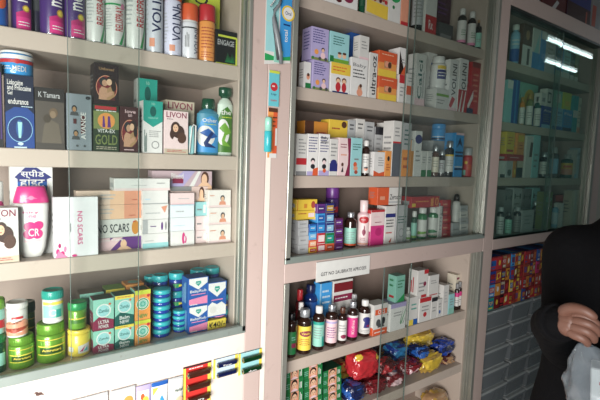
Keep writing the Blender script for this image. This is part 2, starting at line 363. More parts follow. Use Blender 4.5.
def C(row, x0, x1, yt, label, col='white', front=(), d=.045, y=None, on=None, left=(), top=(), rz=0, name='medicine_carton', cat='box', group=None, h=None, rough=.42):
    """carton; x0, x1: sight columns of its front face, yt: of its top edge; returns the height of its top"""
    if y is None: y = .056
    cx, w, z, hh = spot(row, x0, x1, yt, y, on)
    if h: hh = h
    w = max(w - .0008, .004)
    xa, xb, up = lim(row); cx = max(xa + w/2, min(xb - w/2, cx)); hh = min(hh, up - z); d = min(d, .08); y = min(y, DEP - .014 - d)
    g = G(); m = mat(col, rough); g.box(-w/2, w/2, -d/2, d/2, 0, hh, m, .0006)
    if not left: left = [('l', .15, .35, .85, .75, 4, 'grey')] if hh > .05 else [('r', .1, .25, .8, .6, 'lgrey')]
    for s, ds in (('front', front), ('left', left), ('top', top)):
        if ds: mp, W, H = face_map(w, d, hh, s); marks(g, mp, W, H, list(ds), rough=rough)
    g.add([(w/2 + .0003, -d/2 + d*.46, hh*.02), (w/2 + .0003, -d/2 + d*.54, hh*.02), (w/2 + .0003, -d/2 + d*.54, hh*.98), (w/2 + .0003, -d/2 + d*.46, hh*.98)], [(0, 1, 2, 3)], mat('lgrey'))
    o = g.build(name, loc=(cx, y + d/2, z), rz=math.radians(rz), fix=False); tag(o, label, cat, group)
    return z + hh + GAP
def place_round(row, x0, x1, yt, y, base=None):
    z = ROW[row] + .0005 if base is None else base; r = .02
    for _ in range(6):
        yc = y + r; xm = Xat((x0 + x1) / 2, yc, z); a = ray(x0, 200); b = ray(x1, 200)
        aa = math.atan2(a.x, a.y); bb = math.atan2(b.x, b.y); r = math.hypot(xm, yc + U) * math.sin((bb - aa) / 2)
        xm = math.tan((aa + bb) / 2) * (yc + U)
        n0, n1 = Xat(x0, yc, z + .03), Xat(x1, yc, z + .03); xm = (n0 + n1) / 2
    xa, xb, up = lim(row); xm = max(xa + r, min(xb - r, xm)); yc = min(yc, DEP - .014 - r)
    return xm, yc, r, z, min(Zat(yt, xm, yc), up) - z
def facecam(x, y): return -90 + math.degrees(math.atan2(-x, U + y)) * .8
def L_band(g, r, z0, h, m, ds, sx=1, sy=1, span=200, mid=-90):
    """paper label wrapped round a bottle"""
    n = 24; V = []; rr = r + .0005
    for i in range(n + 1):
        a = math.radians(mid - span/2 + span*i/n); V += [(sx*rr*math.cos(a), sy*rr*math.sin(a), z0), (sx*rr*math.cos(a), sy*rr*math.sin(a), z0 + h)]
    g.add(V, [(2*i, 2*i+2, 2*i+3, 2*i+1) for i in range(n)], m, True)
    mp, W, H = cyl_map(rr, z0, h, sx, sy, min(span, 150), mid); marks(g, mp, W, H, ds, True, t0=.0003)
def SPRAY(row, x0, x1, yt, label, body, cap, capf=.22, ds=(), y=None, band=None, group=None, turn=0, h=None, name='spray_can', cat='can', capr=1.0, metal=0):
    xm, yc, r, z, hh = place_round(row, x0, x1, yt, .058 if y is None else y)
    if h: hh = h
    o = empty(name, (xm, yc, z), label, cat, group); mid = facecam(xm, yc) + turn; hb = hh * (1 - capf)
    g = G(); bm_ = mat(body, .3, metal); rim = mat('silver', .25, .9)
    g.lathe([(r*.9, 0, rim), (r*.97, .0015, rim), (r*.97, .003, bm_), (r, .005, bm_), (r, hb - .006, bm_), (r*.96, hb - .002, bm_), (r*.9, hb)], bm_)
    mp, W, H = cyl_map(r, .004, hb - .01, span=170, mid=mid); marks(g, mp, W, H, list(ds), True, rough=.3)
    g.build('can_body', o)
    g = G(); cm = mat(cap, .35); cr = r * capr
    g.lathe([(cr*.98, hb + .0004), (cr, hb + .002), (cr*.985, hh - .006), (cr*.93, hh - .0015), (cr*.8, hh), (cr*.3, hh - .0005)], cm)
    if band: g.lathe([(r*1.005, hb - .001, mat(band)), (r*1.005, hb + .0035), (r*.9, hb + .004)], mat(band), cap=False)
    g.build('cap', o); return z + hh + GAP
def BOTTLE(row, x0, x1, yt, label, glass='dbrown', cap='white', lab='paper', ds=(), y=None, on=None, capf=.16, capw=.62, lz=(.14, .62), shoulder=.74, neck=.36, group=None, turn=0, h=None,
           sy=1, name='medicine_bottle', cat='bottle', capm=0, lspan=210, dome=False, clear=False, taper=1.0):
    xm, yc, r, z, hh = place_round(row, x0, x1, yt, .06 if y is None else y, on)
    if h: hh = h
    o = empty(name, (xm, yc, z), label, cat, group); mid = facecam(xm, yc) + turn; hc = hh * (1 - capf); s = hh * shoulder * .999
    s = min(s, hc - .004)
    g = G(); gm = mat(glass, .12, coat=.4)
    rb = r * taper
    g.lathe([(rb*.86, 0), (rb*.97, .002), (rb, .006), (r, s), (r*.96, s + (hc - s)*.3), (r*.75, s + (hc - s)*.62), (r*neck*1.15, s + (hc - s)*.9), (r*neck, hc + hh*capf*.5)], gm, sy=sy)
    g.build('bottle_body', o)
    if lab:
        g = G(); z0 = hh*lz[0]; L_band(g, r * max(taper, 1), z0, min(hh*lz[1], s) - z0, mat(lab, .5), list(ds), sy=sy, span=lspan, mid=mid); g.build('paper_label', o, fix=False)
    g = G(); cm = mat(cap, .3, capm); cr = r*capw
    if dome: pr = [(cr, hc), (cr, hc + hh*capf*.35), (cr*.9, hc + hh*capf*.7), (cr*.6, hh*.985), (cr*.2, hh)]
    else: pr = [(cr, hc), (cr*1.02, hc + .001), (cr, hh - .0025), (cr*.92, hh - .0005), (cr*.5, hh)]
    g.lathe(pr, cm, n=24, sy=sy)
    for i in range(24):                     # grip ribs
        a = 2*math.pi*i/24
        if cr > .006: g.tube([(cr*math.cos(a), sy*cr*math.sin(a), hc + .0015), (cr*math.cos(a), sy*cr*math.sin(a), hh - .003)], .0004, cm, 4) if not dome else None
    g.build('cap', o); return z + hh + GAP
def JAR(row, x0, x1, yt, label, body, lid, ds=(), lidf=.3, y=None, on=None, group=None, lidr=1.03, h=None, name='balm_jar', cat='jar', metal=0, bands=(), turn=0, belly=1.0):
    xm, yc, r, z, hh = place_round(row, x0, x1, yt, .06 if y is None else y, on)
    if h: hh = h
    o = empty(name, (xm, yc, z), label, cat, group); mid = facecam(xm, yc) + turn; hl = hh*(1 - lidf); r0 = r/max(lidr, 1)
    g = G(); bm_ = mat(body, .28, metal, coat=.3)
    pr = [(r0*.9, 0), (r0*.98, .0015), (r0, .004)]
    for z0, z1, c in bands: pr += [(r0*1.012, hl*z0, mat(c, .3, metal)), (r0*1.012, hl*z1, bm_)]
    g.lathe(pr + [(r0*belly, hl*.93), (r0*.93, hl)], bm_)
    if ds: mp, W, H = cyl_map(r0*1.013, hl*.08, hl*.84, span=150, mid=mid); marks(g, mp, W, H, list(ds), True, rough=.35)
    g.build('jar_body', o)
    g = G(); lm = mat(lid, .3, metal); lr = r0*lidr
    g.lathe([(lr*.98, hl + .0003), (lr, hl + .0012), (lr, hh - .003), (lr*.95, hh - .0008), (lr*.8, hh), (lr*.78, hh - .0006), (lr*.2, hh - .0006)], lm)
    n = 32
    if hh*lidf > .008:
        for i in range(n): a = 2*math.pi*i/n; g.tube([(lr*math.cos(a), lr*math.sin(a), hl + .002), (lr*math.cos(a), lr*math.sin(a), hh - .004)], .0004, lm, 4)
    g.build('lid', o); return z + hh + GAP
def TIN(xm, yc, r, z, h, label, group=None):  # low round tin: turquoise lid on a blue cup
    o = empty('balm_tin', (xm, yc, z), label, 'tin', group)
    g = G(); g.lathe([(r*.88, 0), (r*.93, .002), (r*.95, h*.5)], mat('royal', .25, coat=.3)); g.build('tin_cup', o)
    g = G(); g.lathe([(r*.97, h*.45), (r, h*.5), (r, h*.9), (r*.94, h - .0005), (r*.5, h)], mat('turq', .3)); g.build('lid', o)
def POUCH(cx, cy, z, w, d, h, label, cols, seed, rz=0, rx=0, amp=.12, name='candy_pouch', cat='pouch', ds=(), crimp=True, group=None, lump=0):
    """filled crumpled foil pouch"""
    bm = bmesh.new(); bmesh.ops.create_icosphere(bm, subdivisions=5, radius=1); R_ = random.Random(seed); off = Vector((R_.random()*50, R_.random()*50, seed*1.7))
    vs = []
    for v in bm.verts:
        p = v.co.copy(); q = [math.copysign(abs(c)**.62, c) for c in p]; p = Vector(q)
        n = noise.fractal(p*1.6 + off, .8, 2.2, 3)*amp; k = abs(noise.noise(p*3.1 + off))*amp*1.1
        if lump: k = -lump*(1 - min(1, 2.4*noise.voronoi(p*2.2 + off)[0][0]))
        p *= 1 + n - k; vs.append(Vector((p.x*w/2, p.y*d/2, p.z*h/2)))
    zmin = min(v.z for v in vs); sc = h/(max(v.z for v in vs) - zmin)
    me = bpy.data.meshes.new(name)
    me.from_pydata([(v.x, v.y, (v.z - zmin)*sc) for v in vs], [], [[q.index for q in f.verts] for f in bm.faces])
    for c in cols: me.materials.append(mat(c, .22, 0, coat=.8, bump=.0))
    for f, bf in zip(me.polygons, bm.faces):
        f.use_smooth = True; c = bf.calc_center_median()
        if len(cols) > 1 and noise.noise(Vector((c.x*1.3, c.y*1.3, c.z*1.7)) + off*1.3) > .12: f.material_index = 1 + (len(cols) > 2 and c.z > .2)
    bm.free()
    o = bpy.data.objects.new(name, me); COL.objects.link(o); o.location = (cx, cy, z); o.rotation_euler = (math.radians(rx), 0, math.radians(rz)); tag(o, label, cat, group)
    if crimp:
        n = 15
        for s in (-1, 1):
            V = []; g = G()
            for i in range(n):
                t = i/(n - 1) - .5; wob = .002*math.sin(i*2.1 + seed)
                V += [(s*w*.45, t*d*.5 + wob, h*.5 + wob), (s*w*.525, t*d*.66, h*.5 + wob*2 + .002*(i % 2))]
            g.add(V, [(2*i, 2*i+2, 2*i+3, 2*i+1) for i in range(n - 1)], mat(cols[0], .22, coat=.8), True); g.build('crimped_end', o, fix=False)
    return o
TX = lambda s, a, b, c, e, col, r=0: ('t', s, a, b, c, e, col, r)
def rxbox(brand, c='ink', strip=None, n=4):  # plain pharmacy carton face
    d = [TX(brand, .1, .74, .9, .86, c), ('l', .12, .25, .88, .66, n, 'grey')]
    if strip: d.append(('r', 0, 0, 1, .16, strip))
    return d
def upright(brand, c='ink', strip=None):     # narrow carton, name running upwards
    d = [TX(brand, .22, .12, .62, .88, c, 90), ('L', .7, .15, .86, .8, 2, 'grey')]
    if strip: d.insert(0, ('r', 0, 0, 1, .14, strip))
    return d
# ------------------------------------------------------------------ left cabinet, spray cans on the upper shelf
MOOV = [('p', [(.28, 0), (.8, 0), (.8, .36), (.28, .26)], 'magenta'), ('r', .3, .02, .78, .2, 'hot'), ('e', .6, .34, .12, 0, 'gold'), ('e', .6, .34, .08, 0, 'cheese'),
        TX('moov', .34, .44, .66, .9, 'white', 90), ('l', .36, .05, .7, .14, 2, 'white')]
SPRAY('L1', -16, 8, -60, 'blue spray can with an orange mark at the far left of the top shelf', 'blue', 'navy', .2, [('e', .62, .36, .2, .12, 'orange'), TX('cool', .3, .5, .6, .9, 'white', 90)], h=.19)
SPRAY('L1', 11, 32, -60, 'purple pain spray can, leftmost, its pink patch turned a little away', 'purple', 'violet', .2, MOOV, h=.19, y=.075, turn=8)
SPRAY('L1', 31, 42, -60, 'dark purple spray can half hidden behind its purple neighbours', '2c2640', 'black', .2, [('r', .3, .4, .7, .8, 'dgrey')], y=.1, h=.185)
SPRAY('L1', 40, 64, -60, 'purple pain spray can, middle one of the three with pink patches', 'purple', 'violet', .2, MOOV, h=.19, turn=24)
SPRAY('L1', 64, 85, -60, 'purple pain spray can beside the white and green sprays', 'purple', 'violet', .2, MOOV, h=.19, turn=18)
RELI = [('p', [(.62, 0), (.98, 0), (.98, .55)], 'bgreen'), ('p', [(.74, 0), (.82, 0), (.98, .4), (.98, .46)], 'white'), TX('RELISPRAY', .5, .3, .78, .84, 'red', 90), ('l', .12, .3, .4, .8, 8, 'lgrey')]
SPRAY('L1', 86, 104.5, -60, 'white spray can with red upright lettering and green swoosh next to purple cans', 'white', 'white', .2, RELI, h=.18, turn=5)
SPRAY('L1', 105, 124.5, -24, 'white spray can with a wide green cap ending low', 'white', 'bgreen', .32, RELI + [('r', 0, .86, 1, .9, 'bgreen'), ('e', .78, .86, .1, 0, 'pink')], y=.056)
SPRAY('L1', 125, 144.5, -50, 'white and green spray can standing left of the tall grey-white spray', 'white', 'bgreen', .26, RELI + [('e', .8, .97, .14, .04, 'orange')], turn=6)
VOL = [TX('VOLINI', .4, .26, .78, .9, 'navy', 90), ('o', .72, .93, .16, .05, .3, 'navy'), ('e', .4, .12, .1, .05, 'orange'), ('r', .3, .06, .5, .18, 'salmon'), ('l', .05, .2, .25, .8, 9, 'lgrey')]
SPRAY('L1', 145.5, 162.5, -40, 'grey-white pain relief spray can left of the two with orange caps', 'c9ced6', 'orange', .2, VOL)
SPRAY('L1', 163.5, 181, -18, 'pale lilac pain relief spray can whose orange cap is cut by the picture top', 'd6d6ea', 'orange', .26, VOL, turn=12)
SPRAY('L1', 181, 197.5, 5, 'short white spray can with a full orange cap and black ring', 'e2e2e8', 'orange', .33, [TX('VOLINI', .62, .12, .86, .84, 'navy', 90), ('r', 0, .86, 1, .9, 'ink'), ('L', .25, .3, .45, .75, 3, 'grey')], band='white', turn=8)
SPRAY('L1', 198, 214.5, 6, 'yellow spray can with a bright red cap', 'lorange', 'red', .29, [('l', .2, .3, .8, .9, 7, 'brick'), ('l', .2, .05, .8, .24, 3, 'brick')], turn=10)
C('L1', 188, 219, -12, 'lime yellow carton standing behind the red-capped can', 'lemon', [TX('AGE', .15, .66, .6, .97, 'ink', 90), ('l', .7, .2, .9, .6, 5, 'dlime')], y=.13, d=.04)
C('L1', 215.5, 237, 31, 'black and lime square perfume box at the right end of the top shelf', 'black',
  [('r', .0, 0, 1, .045, 'lemon'), ('r', .93, 0, 1, .84, 'lemon'), ('r', .1, .8, .95, .86, 'lemon'), TX('ENGAGE', .08, .56, .85, .72, 'lgrey')] +
  [('p', [(.45 + i*.055, .08), (.48 + i*.055, .08), (.5 + i*.05, .2 + .13*((i*3) % 4)/3 + .05)], 'bgreen') for i in range(8)], d=.06, y=.062, name='perfume_box')
# ------------------------------------------------------------------ left cabinet, second shelf
C('L2', -26, 4, 62, 'black carton cut by the left picture edge on the second shelf', '1c1a20', [('r', .9, .1, .96, .9, 'purple')], d=.05)
t = C('L2', 6, 35, 75, 'navy gel carton with a glowing oval and white lettering', '17203c',
  [('r', 0, 0, 1, .56, '1d4590'), ('p', [(0, .56), (0, .48), (.3, .56), (.7, .58), (1, .48), (1, .6), (0, .6)], '17203c'), ('e', .5, .26, .44, .18, '16306e'), ('o', .5, .26, .44, .18, .05, 'lblue'), ('e', .48, .27, .13, .12, '2c5a9c'), ('p', [(.44, .14), (.52, .14), (.57, .36), (.41, .36)], 'pteal'),
   TX('Lidocaine', .08, .86, .62, .93, 'white'), TX('and Prilocaine', .08, .79, .9, .86, 'white'), TX('Gel', .08, .725, .25, .78, 'white'), TX('endurance', .1, .6, .8, .68, 'white'), ('l', .55, .555, .95, .59, 1, 'pblue'),
   ('e', .5, .06, .1, .022, 'pblue'), ('r', .28, .0, .72, .02, 'pblue')], d=.05)
JAR('L2', 0, 33, 52.5, 'white, blue and red round tin lying on the navy gel carton', 'sky', 'white', [('r', 0, .55, 1, .75, 'red'), ('p', [(.3, .65), (.5, .5), (.7, .65), (.5, .8)], 'red'), ('l', .1, .15, .4, .4, 2, 'white'), ('r', 0, .78, 1, 1, 'white'), TX('MEDI', .4, .1, .7, .4, 'white')], .12, on=t, y=.058, lidr=1.0, name='ointment_tin', cat='tin')
C('L2', 35.5, 65, 88, 'dim brown-grey carton with a pale name across its dark top', '585048', [('r', 0, .78, 1, 1, '2c2826'), TX('K Tamara', .12, .84, .85, .93, 'lgrey'), ('p', [(.2, .1), (.9, .1), (.8, .42), (.5, .5), (.3, .4)], '6a6052'), ('e', .62, .6, .15, .08, '6e5a44'), ('e', .6, .57, .1, .06, '8a745a'), ('e', .4, .5, .13, .07, '4a4034'), ('r', .0, 0, 1, .1, '4a443e')], d=.045)
C('L2', 67, 92, 94, 'grey-blue carton with little heads and a red upright word', '8a949c',
  [('h', .3, .73, .18, 'tan', 'ink', 'dgrey'), ('h', .35, .3, .17, 'tan', 'ink', 'dgrey'), ('r', .25, .47, .38, .56, 'maroon'), ('r', .55, .3, .72, .62, 'maroon'), TX('AVANCE', .55, .2, .76, .68, 'white', 90), ('e', .85, .94, .1, .03, 'ink'), ('e', .4, .08, .05, 0, 'dgrey'), ('e', .7, .08, .05, 0, 'dgrey')], d=.04)
COUPLE = [('e', .5, .42, .43, .3, 'dred'), ('o', .5, .42, .43, .3, .06, 'salmon'), ('p', [(.18, .12), (.52, .12), (.54, .4), (.3, .44), (.2, .36)], 'skin'), ('p', [(.5, .12), (.84, .12), (.8, .38), (.66, .46), (.52, .4)], 'tan'), ('e', .37, .56, .17, .11, 'ink'), ('e', .66, .6, .18, .11, 'dbrown'), ('e', .78, .48, .1, .14, 'dbrown'), ('e', .42, .53, .11, .08, 'skin'), ('e', .6, .56, .11, .08, 'peach'), ('p', [(.26, .2), (.36, .12), (.74, .26), (.76, .33), (.66, .34)], 'skin'), ('p', [(.6, .12), (.84, .12), (.82, .22)], 'maroon')]
t = C('L2', 93.5, 119, 105, 'green and black carton with an ornate golden word', '2a3a20', [('r', 0, .48, 1, .86, 'olive'), ('r', .05, .9, .9, .97, 'red'), ('l', .1, .84, .9, .9, 1, 'white'), ('e', .5, .66, .34, .17, 'lorange'), ('p', [(.34, .52), (.46, .52), (.42, .76), (.36, .76)], 'violet'), ('p', [(.54, .52), (.68, .52), (.64, .76), (.56, .76)], 'violet'),
   TX('VITA-EX', .15, .4, .85, .48, 'white'), TX('GOLD', .06, .14, .94, .36, 'olive'), ('l', .1, .03, .9, .11, 2, 'beige')], d=.045)
C('L2', 94, 119, 64, 'dark red carton with an embracing couple, on the green and black one', '2c1518', [TX('Unforced', .2, .84, .8, .91, 'tan')] + COUPLE, d=.045, on=t)
C('L2', 120, 139.5, 107, 'wine red couple carton left of the teal ones', '4a1e20', [TX('love', .25, .86, .8, .94, 'rose'), TX('on', .4, .78, .6, .84, 'rose')] + COUPLE + [('l', .2, .02, .8, .08, 1, 'rose')], d=.045)
LEAF = [('r', 0, .62, 1, 1, 'teal'), ('p', [(0, .62), (.5, .5), (1, .62)], 'teal'), ('e', .5, .8, .16, .1, 'dteal'), TX('natural', .25, .66, .75, .7, 'mint'), ('l', .3, .3, .9, .44, 4, 'grey'), ('o', .62, .16, .2, 0, .2, 'grey'), ('L', .05, .02, .2, .5, 3, 'dteal'), TX('hb', .42, .92, .6, .97, 'mint')]
C('L2', 137.5, 157, 79, 'taller teal-topped carton standing behind the other teal one', 'white', LEAF, y=.12, d=.04)
C('L2', 143, 162.5, 101, 'teal and white carton with a pointed teal flap in front', 'white', LEAF, d=.045)
def livon(sz=1): return [TX('LIVON', .08, .84, .92, .97, 'wine'), ('l', .1, .78, .5, .82, 1, 'ink'), ('r', 0, 0, 1, .12, 'beige'), ('p', [(.12, .12), (.86, .12), (.74, .36), (.5, .46), (.26, .4)], 'lpink'), ('e', .46, .6, .2, .15, '4a3028'), ('e', .6, .5, .24, .17, '4a3028'), ('e', .72, .38, .19, .13, '5a3a2c'), ('e', .34, .46, .12, .12, '4a3028'), ('e', .46, .6, .11, .09, 'peach'), ('e', .46, .555, .03, .01, 'red'), ('e', .42, .62, .018, .008, 'ink'), ('e', .5, .62, .018, .008, 'ink'), ('p', [(.3, .3), (.5, .26), (.56, .36), (.4, .4)], 'lpink'), ('l', .1, .03, .9, .1, 2, 'red')]
C('L2', 165, 194, 101, 'hair serum carton showing above and behind the front one with the same woman', 'beige', livon(), y=.105, d=.045)
C('L2', 164, 188, 111, 'pale hair serum carton with a long-haired woman beside the blue shampoo', 'lpink', livon(), d=.04, y=.056)
def shampoo(x0, x1, yt, label, col, col2, capc, capf, yy):
    xm, yc, r, z, hh = place_round('L2', x0, x1, yt, yy); o = empty('shampoo_bottle', (xm, yc, z), label, 'bottle'); sy = .62; hb = hh*(1 - capf); mid = facecam(xm, yc)
    g = G(); g.lathe([(r*.9, 0), (r, .003), (r, hb*.82), (r*.94, hb*.9), (r*.75, hb*.965), (r*.45, hb), (r*.4, hb + .004)], mat(col, .2, coat=.3), sy=sy); g.build('bottle_body', o)
    g = G(); mp, W, H = cyl_map(r + .0004, hb*.06, hb*.84, 1, sy, 150, mid + 6)
    marks(g, mp, W, H, [('r', .02, 0, .98, 1, col), ('p', [(.05, .6), (.05, 0), (.95, 0), (.95, .8), (.6, .95), (.3, .85)], col2), ('e', .4, .42, .33, .27, 'white'), ('p', [(.2, .5), (.5, .62), (.85, .42), (.6, .36), (.4, .5)], 'blue' if 'blue' in label else 'lime'),
        ('p', [(.35, .25), (.6, .55), (.68, .5), (.5, .25), (.8, .12), (.4, .14)], 'dblue' if 'blue' in label else 'lime'), TX('Other' if 'blue' in label else 'the', .3, .78, .8, .88, 'white'), ('l', .35, .7, .9, .75, 1, 'lemon'), ('r', .1, 0, .9, .06, col2)], True, t0=.0002); g.build('paper_label', o, fix=False)
    g = G(); c = mat(capc, .25, coat=.3)
    if capf > .17: g.lathe([(r*.56, hb + .001), (r*.58, hb + .002), (r*.54, hh - .003), (r*.48, hh)], c, sy=.9)
    else: g.lathe([(r*.5, hb + .001), (r*.62, hb + .006), (r*.84, hb + .008), (r*.86, hh - .004), (r*.8, hh)], c, sy=.75)
    g.build('flip_cap', o)
shampoo(195.5, 219.5, 99, 'light blue shampoo bottle with a dark green cap and swirl label', '3f93b0', 'sky', 'dgreen', .19, .058)
shampoo(220.5, 236.5, 88, 'green and white shampoo bottle in the corner by the aluminium channel', 'cfe0d0', 'dlime', 'dgreen', .16, .06)
g = G(); xs = Xat(192, .06, ROW['L2']); hh = .085
g.box(-.008, .008, -.002, .022, 0, hh*.96, mat('pteal', .3), .003); g.tube([(-.008, -.004, .004), (-.001, -.004, hh*.9), (.003, -.003, hh), (.011, -.003, hh - .003), (.009, -.004, .004)], .0022, mat('white', .3))
tag(g.build('comb_pack', loc=(xs, .064, ROW['L2'] + .001)), 'slim pale green pack with a white loop squeezed beside the blue shampoo', 'pack')
# ------------------------------------------------------------------ left cabinet, third shelf
BOTTLE('L3', -12, 4.5, 170, 'white and pink bottle peeping out at the left edge above the woman carton', 'white', 'rose', 'white', [('e', .75, .4, .3, .2, 'hot')], y=.16, capf=.12, lz=(.3, .9), shoulder=.88)
C('L3', -14, 19.5, 208, 'pale carton with a brown-haired woman at the left end of the third shelf', 'paper', livon(), d=.05)
C('L3', 11.5, 54, 162, 'white carton with a blue arrow and Hindi lettering behind the pink-capped bottle', 'white',
  [('p', [(.1, .88), (.35, .99), (.62, .99), (.98, .88), (.86, .86), (.86, .7), (.17, .7), (.17, .86)], 'indigo'), ('r', .17, .7, .86, .83, 'blue'), TX('स्पीड', .24, .865, .8, .965, 'white'), TX('हाइट', .22, .755, .8, .855, 'white')], y=.125, d=.05)
def lotion():
    xm, yc, r, z, hh = place_round('L3', 13.5, 50.5, 186, .062); o = empty('lotion_bottle', (xm, yc, z), 'white tapered lotion bottle with a magenta cap and pink flower print', 'bottle'); sy = .55; mid = facecam(xm, yc)
    g = G(); hc = hh*.77
    g.lathe([(r*.5, 0), (r*.56, .003), (r*.74, hh*.12), (r*.86, hh*.3), (r*.94, hh*.55), (r*.97, hc - .004), (r*.9, hc)], mat('white', .25, coat=.3), sy=sy)
    rf = lambda zz: r*(.56 + (zz/hh)/.12*.18 if zz < hh*.12 else .74 + (zz/hh - .12)/.18*.12 if zz < hh*.3 else .86 + (zz/hh - .3)/.25*.08 if zz < hh*.55 else .94 + (zz/hh - .55)/.22*.03)
    mp, W, H = cyl_map(rf, hh*.06, hh*.68, 1, sy, 150, mid)
    marks(g, mp, W, H, [('e', .46, .56, .15, .1, 'hot'), ('e', .66, .58, .13, .09, 'hot'), ('e', .44, .4, .15, .1, 'hot'), ('e', .64, .4, .14, .1, 'hot'), ('r', .3, .24, .72, .28, 'rose'), TX('CR', .42, .36, .68, .52, 'white'), TX('fairy', .3, .82, .66, .88, 'hot'), TX('one', .36, .74, .6, .8, 'pink')], True, rough=.3)
    g.build('bottle_body', o)
    g = G(); g.lathe([(r*.99, hc), (r, hc + .002), (r*.88, hh*.9), (r*.78, hh - .003), (r*.7, hh)], mat('hot', .28, coat=.3), sy=sy)
    mp, W, H = cyl_map(lambda zz: r*(1 - .12*(zz - hc)/(hh*.13)) + .0002, hc + .004, hh*.1, 1, sy, 150, mid); marks(g, mp, W, H, [('e', .5, .5, .06, .3, 'pink'), ('p', [(.36, .4), (.5, .7), (.64, .4)], 'pink')], True)
    g.build('cap', o)
lotion()
C('L3', 54, 98.5, 197, 'white carton with pink upright letters, in front of the peach cartons', 'efedf0', [TX('NO SCARS', .52, .2, .64, .76, 'hot', -90), ('L', .36, .42, .4, .62, 1, 'grey'), ('e', .08, .1, .04, .05, 'hot'), ('e', .18, .06, .05, .05, 'hot'), ('e', .12, .2, .03, .04, 'magenta'), ('e', .45, .02, .06, .02, 'hot'), ('e', .24, .14, .03, .05, 'pink'), ('p', [(.02, 0), (.3, 0), (.1, .12)], 'pink')], d=.028, y=.054, rough=.3)
def pic(cu, hair='dbrown', sk='peach', top='rose'): return [('e', cu, .5, .07, .48, hair), ('e', cu - .01, .45, .05, .36, sk), ('p', [(cu - .12, 0), (cu + .12, 0), (cu + .05, .25), (cu - .06, .25)], sk)]
FL = [[('r', 0, 0, .5, 1, 'rose'), ('r', .5, 0, 1, 1, 'violet'), ('p', [(.3, 0), (.55, 1), (.7, 1), (.5, 0)], 'rose')] + pic(.72, 'violet') + [TX('Spots Care', .3, .68, .7, .92, 'white')],
      [TX('NO SCARS', .3, .26, .8, .74, 'ink'), ('e', .9, .5, .06, .4, 'amber'), ('r', .86, .8, .9, .86, 'red')],
      [('r', .72, 0, 1, 1, 'salmon'), ('r', .5, 0, .72, 1, 'peach'), ('l', .35, .3, .6, .8, 2, 'lgrey'), ('r', .8, .2, .9, .25, 'brick')],
      [('r', .72, 0, 1, 1, 'salmon'), ('r', .5, 0, .72, 1, 'peach'), ('l', .35, .3, .6, .8, 2, 'lgrey'), ('r', .85, .3, .93, .35, 'brick')]]
NM = ['purple and pink face cream carton at the bottom of the peach stack', 'white scar cream carton with dark lettering in the peach stack', 'peach carton second from the top of its stack', 'peach carton on top of its stack behind the white box']
t = None
for i, yt in enumerate((238, 219.5, 205, 190.5)): t = C('L3', 76, 141.5, yt, NM[i], ['lpink', 'paper', 'f2d2bc', 'f2d2bc'][i], FL[i], y=.09, d=.035, on=t, rz=[0, .6, -.4, .5][i])
def stack(row, x0, x1, tops, what, cols, fr, y=None, d=.045, **kw):
    t = kw.pop('on', None)
    for i, yt in enumerate(tops):
        jx = rnd.uniform(-.3, .3)
        t = C(row, x0 + jx, x1 + jx, yt, what % nth(i, len(tops)), cols[i % len(cols)], fr[i % len(fr)], y=y, d=d, on=t, **kw)
    return t
W1 = [[('r', 0, 0, 1, .35, 'pteal'), ('l', .1, .4, .5, .6, 1, 'lgrey')], [('r', .0, .0, .2, 1, 'lgrey'), ('l', .3, .4, .6, .6, 1, 'violet'), ('e', .75, .5, .04, .3, 'violet'), ('e', .9, .5, .03, .3, 'grey')], [('l', .1, .3, .7, .5, 1, 'lgrey'), ('p', [(.7, .8), (.95, .9), (.85, .4)], 'salmon')], [('r', .1, .3, .3, .4, 'pblue'), ('r', 0, 0, 1, .06, 'lgrey')]]
t = stack('L3', 142.5, 168.5, (233.5, 219.5, 204, 190.5), 'white cream carton, %s in the stack under the long lidded one', ['white'], W1, y=.075, d=.05)
C('L3', 114, 170, 178.5, 'long white carton lying across the tops of the white stack', 'white', [('r', 0, 0, 1, .2, 'lpink'), ('l', .3, .35, .6, .5, 1, 'lgrey'), ('l', .75, .5, .9, .7, 1, 'grey')], y=.07, d=.05, on=t, rough=.3)
W2 = [[('e', .52, .5, .07, .4, 'hot'), ('e', .6, .4, .05, .25, 'hot'), ('e', .57, .45, .03, .2, 'white')], [('l', .1, .3, .6, .5, 1, 'pblue')], [('l', .2, .3, .7, .6, 1, 'lgrey'), ('r', 0, .9, 1, 1, 'pblue')], [('r', 0, 0, 1, .1, 'rose'), ('l', .3, .4, .9, .6, 1, 'lgrey')]]
stack('L3', 171, 194.5, (231, 217.5, 204.5, 193), 'pink-white carton, %s in the middle stack of the third shelf', ['white', 'e9eef0', 'e6eef2', 'lpink'], W2, y=.075, d=.05)
t = None
for i, (yt, c, l) in enumerate([(230.5, 'lpink', 'small pink carton at the base of the narrow stack'), (216, 'lpink', 'small pink carton in the middle of the narrow stack'), (202, 'pteal', 'aqua carton on top of the narrow stack')]):
    t = C('L3', 195.5, 208, yt, l, c, [('r', .6, .2, .8, .8, 'white'), ('l', .1, .3, .5, .6, 1, 'grey')], y=.085, d=.09, on=t)
t = C('L3', 170, 211.5, 186.5, 'long pinkish carton with a woman, under the longest one', 'e6c6bc', [('r', 0, .7, .5, 1, 'grey')] + pic(.75, 'brown') + [('r', .9, 0, 1, 1, 'peach')], y=.1, d=.035, on=t)
C('L3', 152, 212, 171, 'longest mauve carton with a woman, highest on the third shelf', 'c9aeb6', [('p', [(.2, 0), (.5, 1), (.7, 1), (.5, 0)], 'lilac'), ('r', .32, .2, .5, .6, 'wine'), TX('Bleed', .3, .5, .5, .85, 'white')] + pic(.87, 'brown') + [('p', [(.6, 0), (.75, 1), (.8, 1), (.68, 0)], 'white')], y=.1, d=.04, on=t)
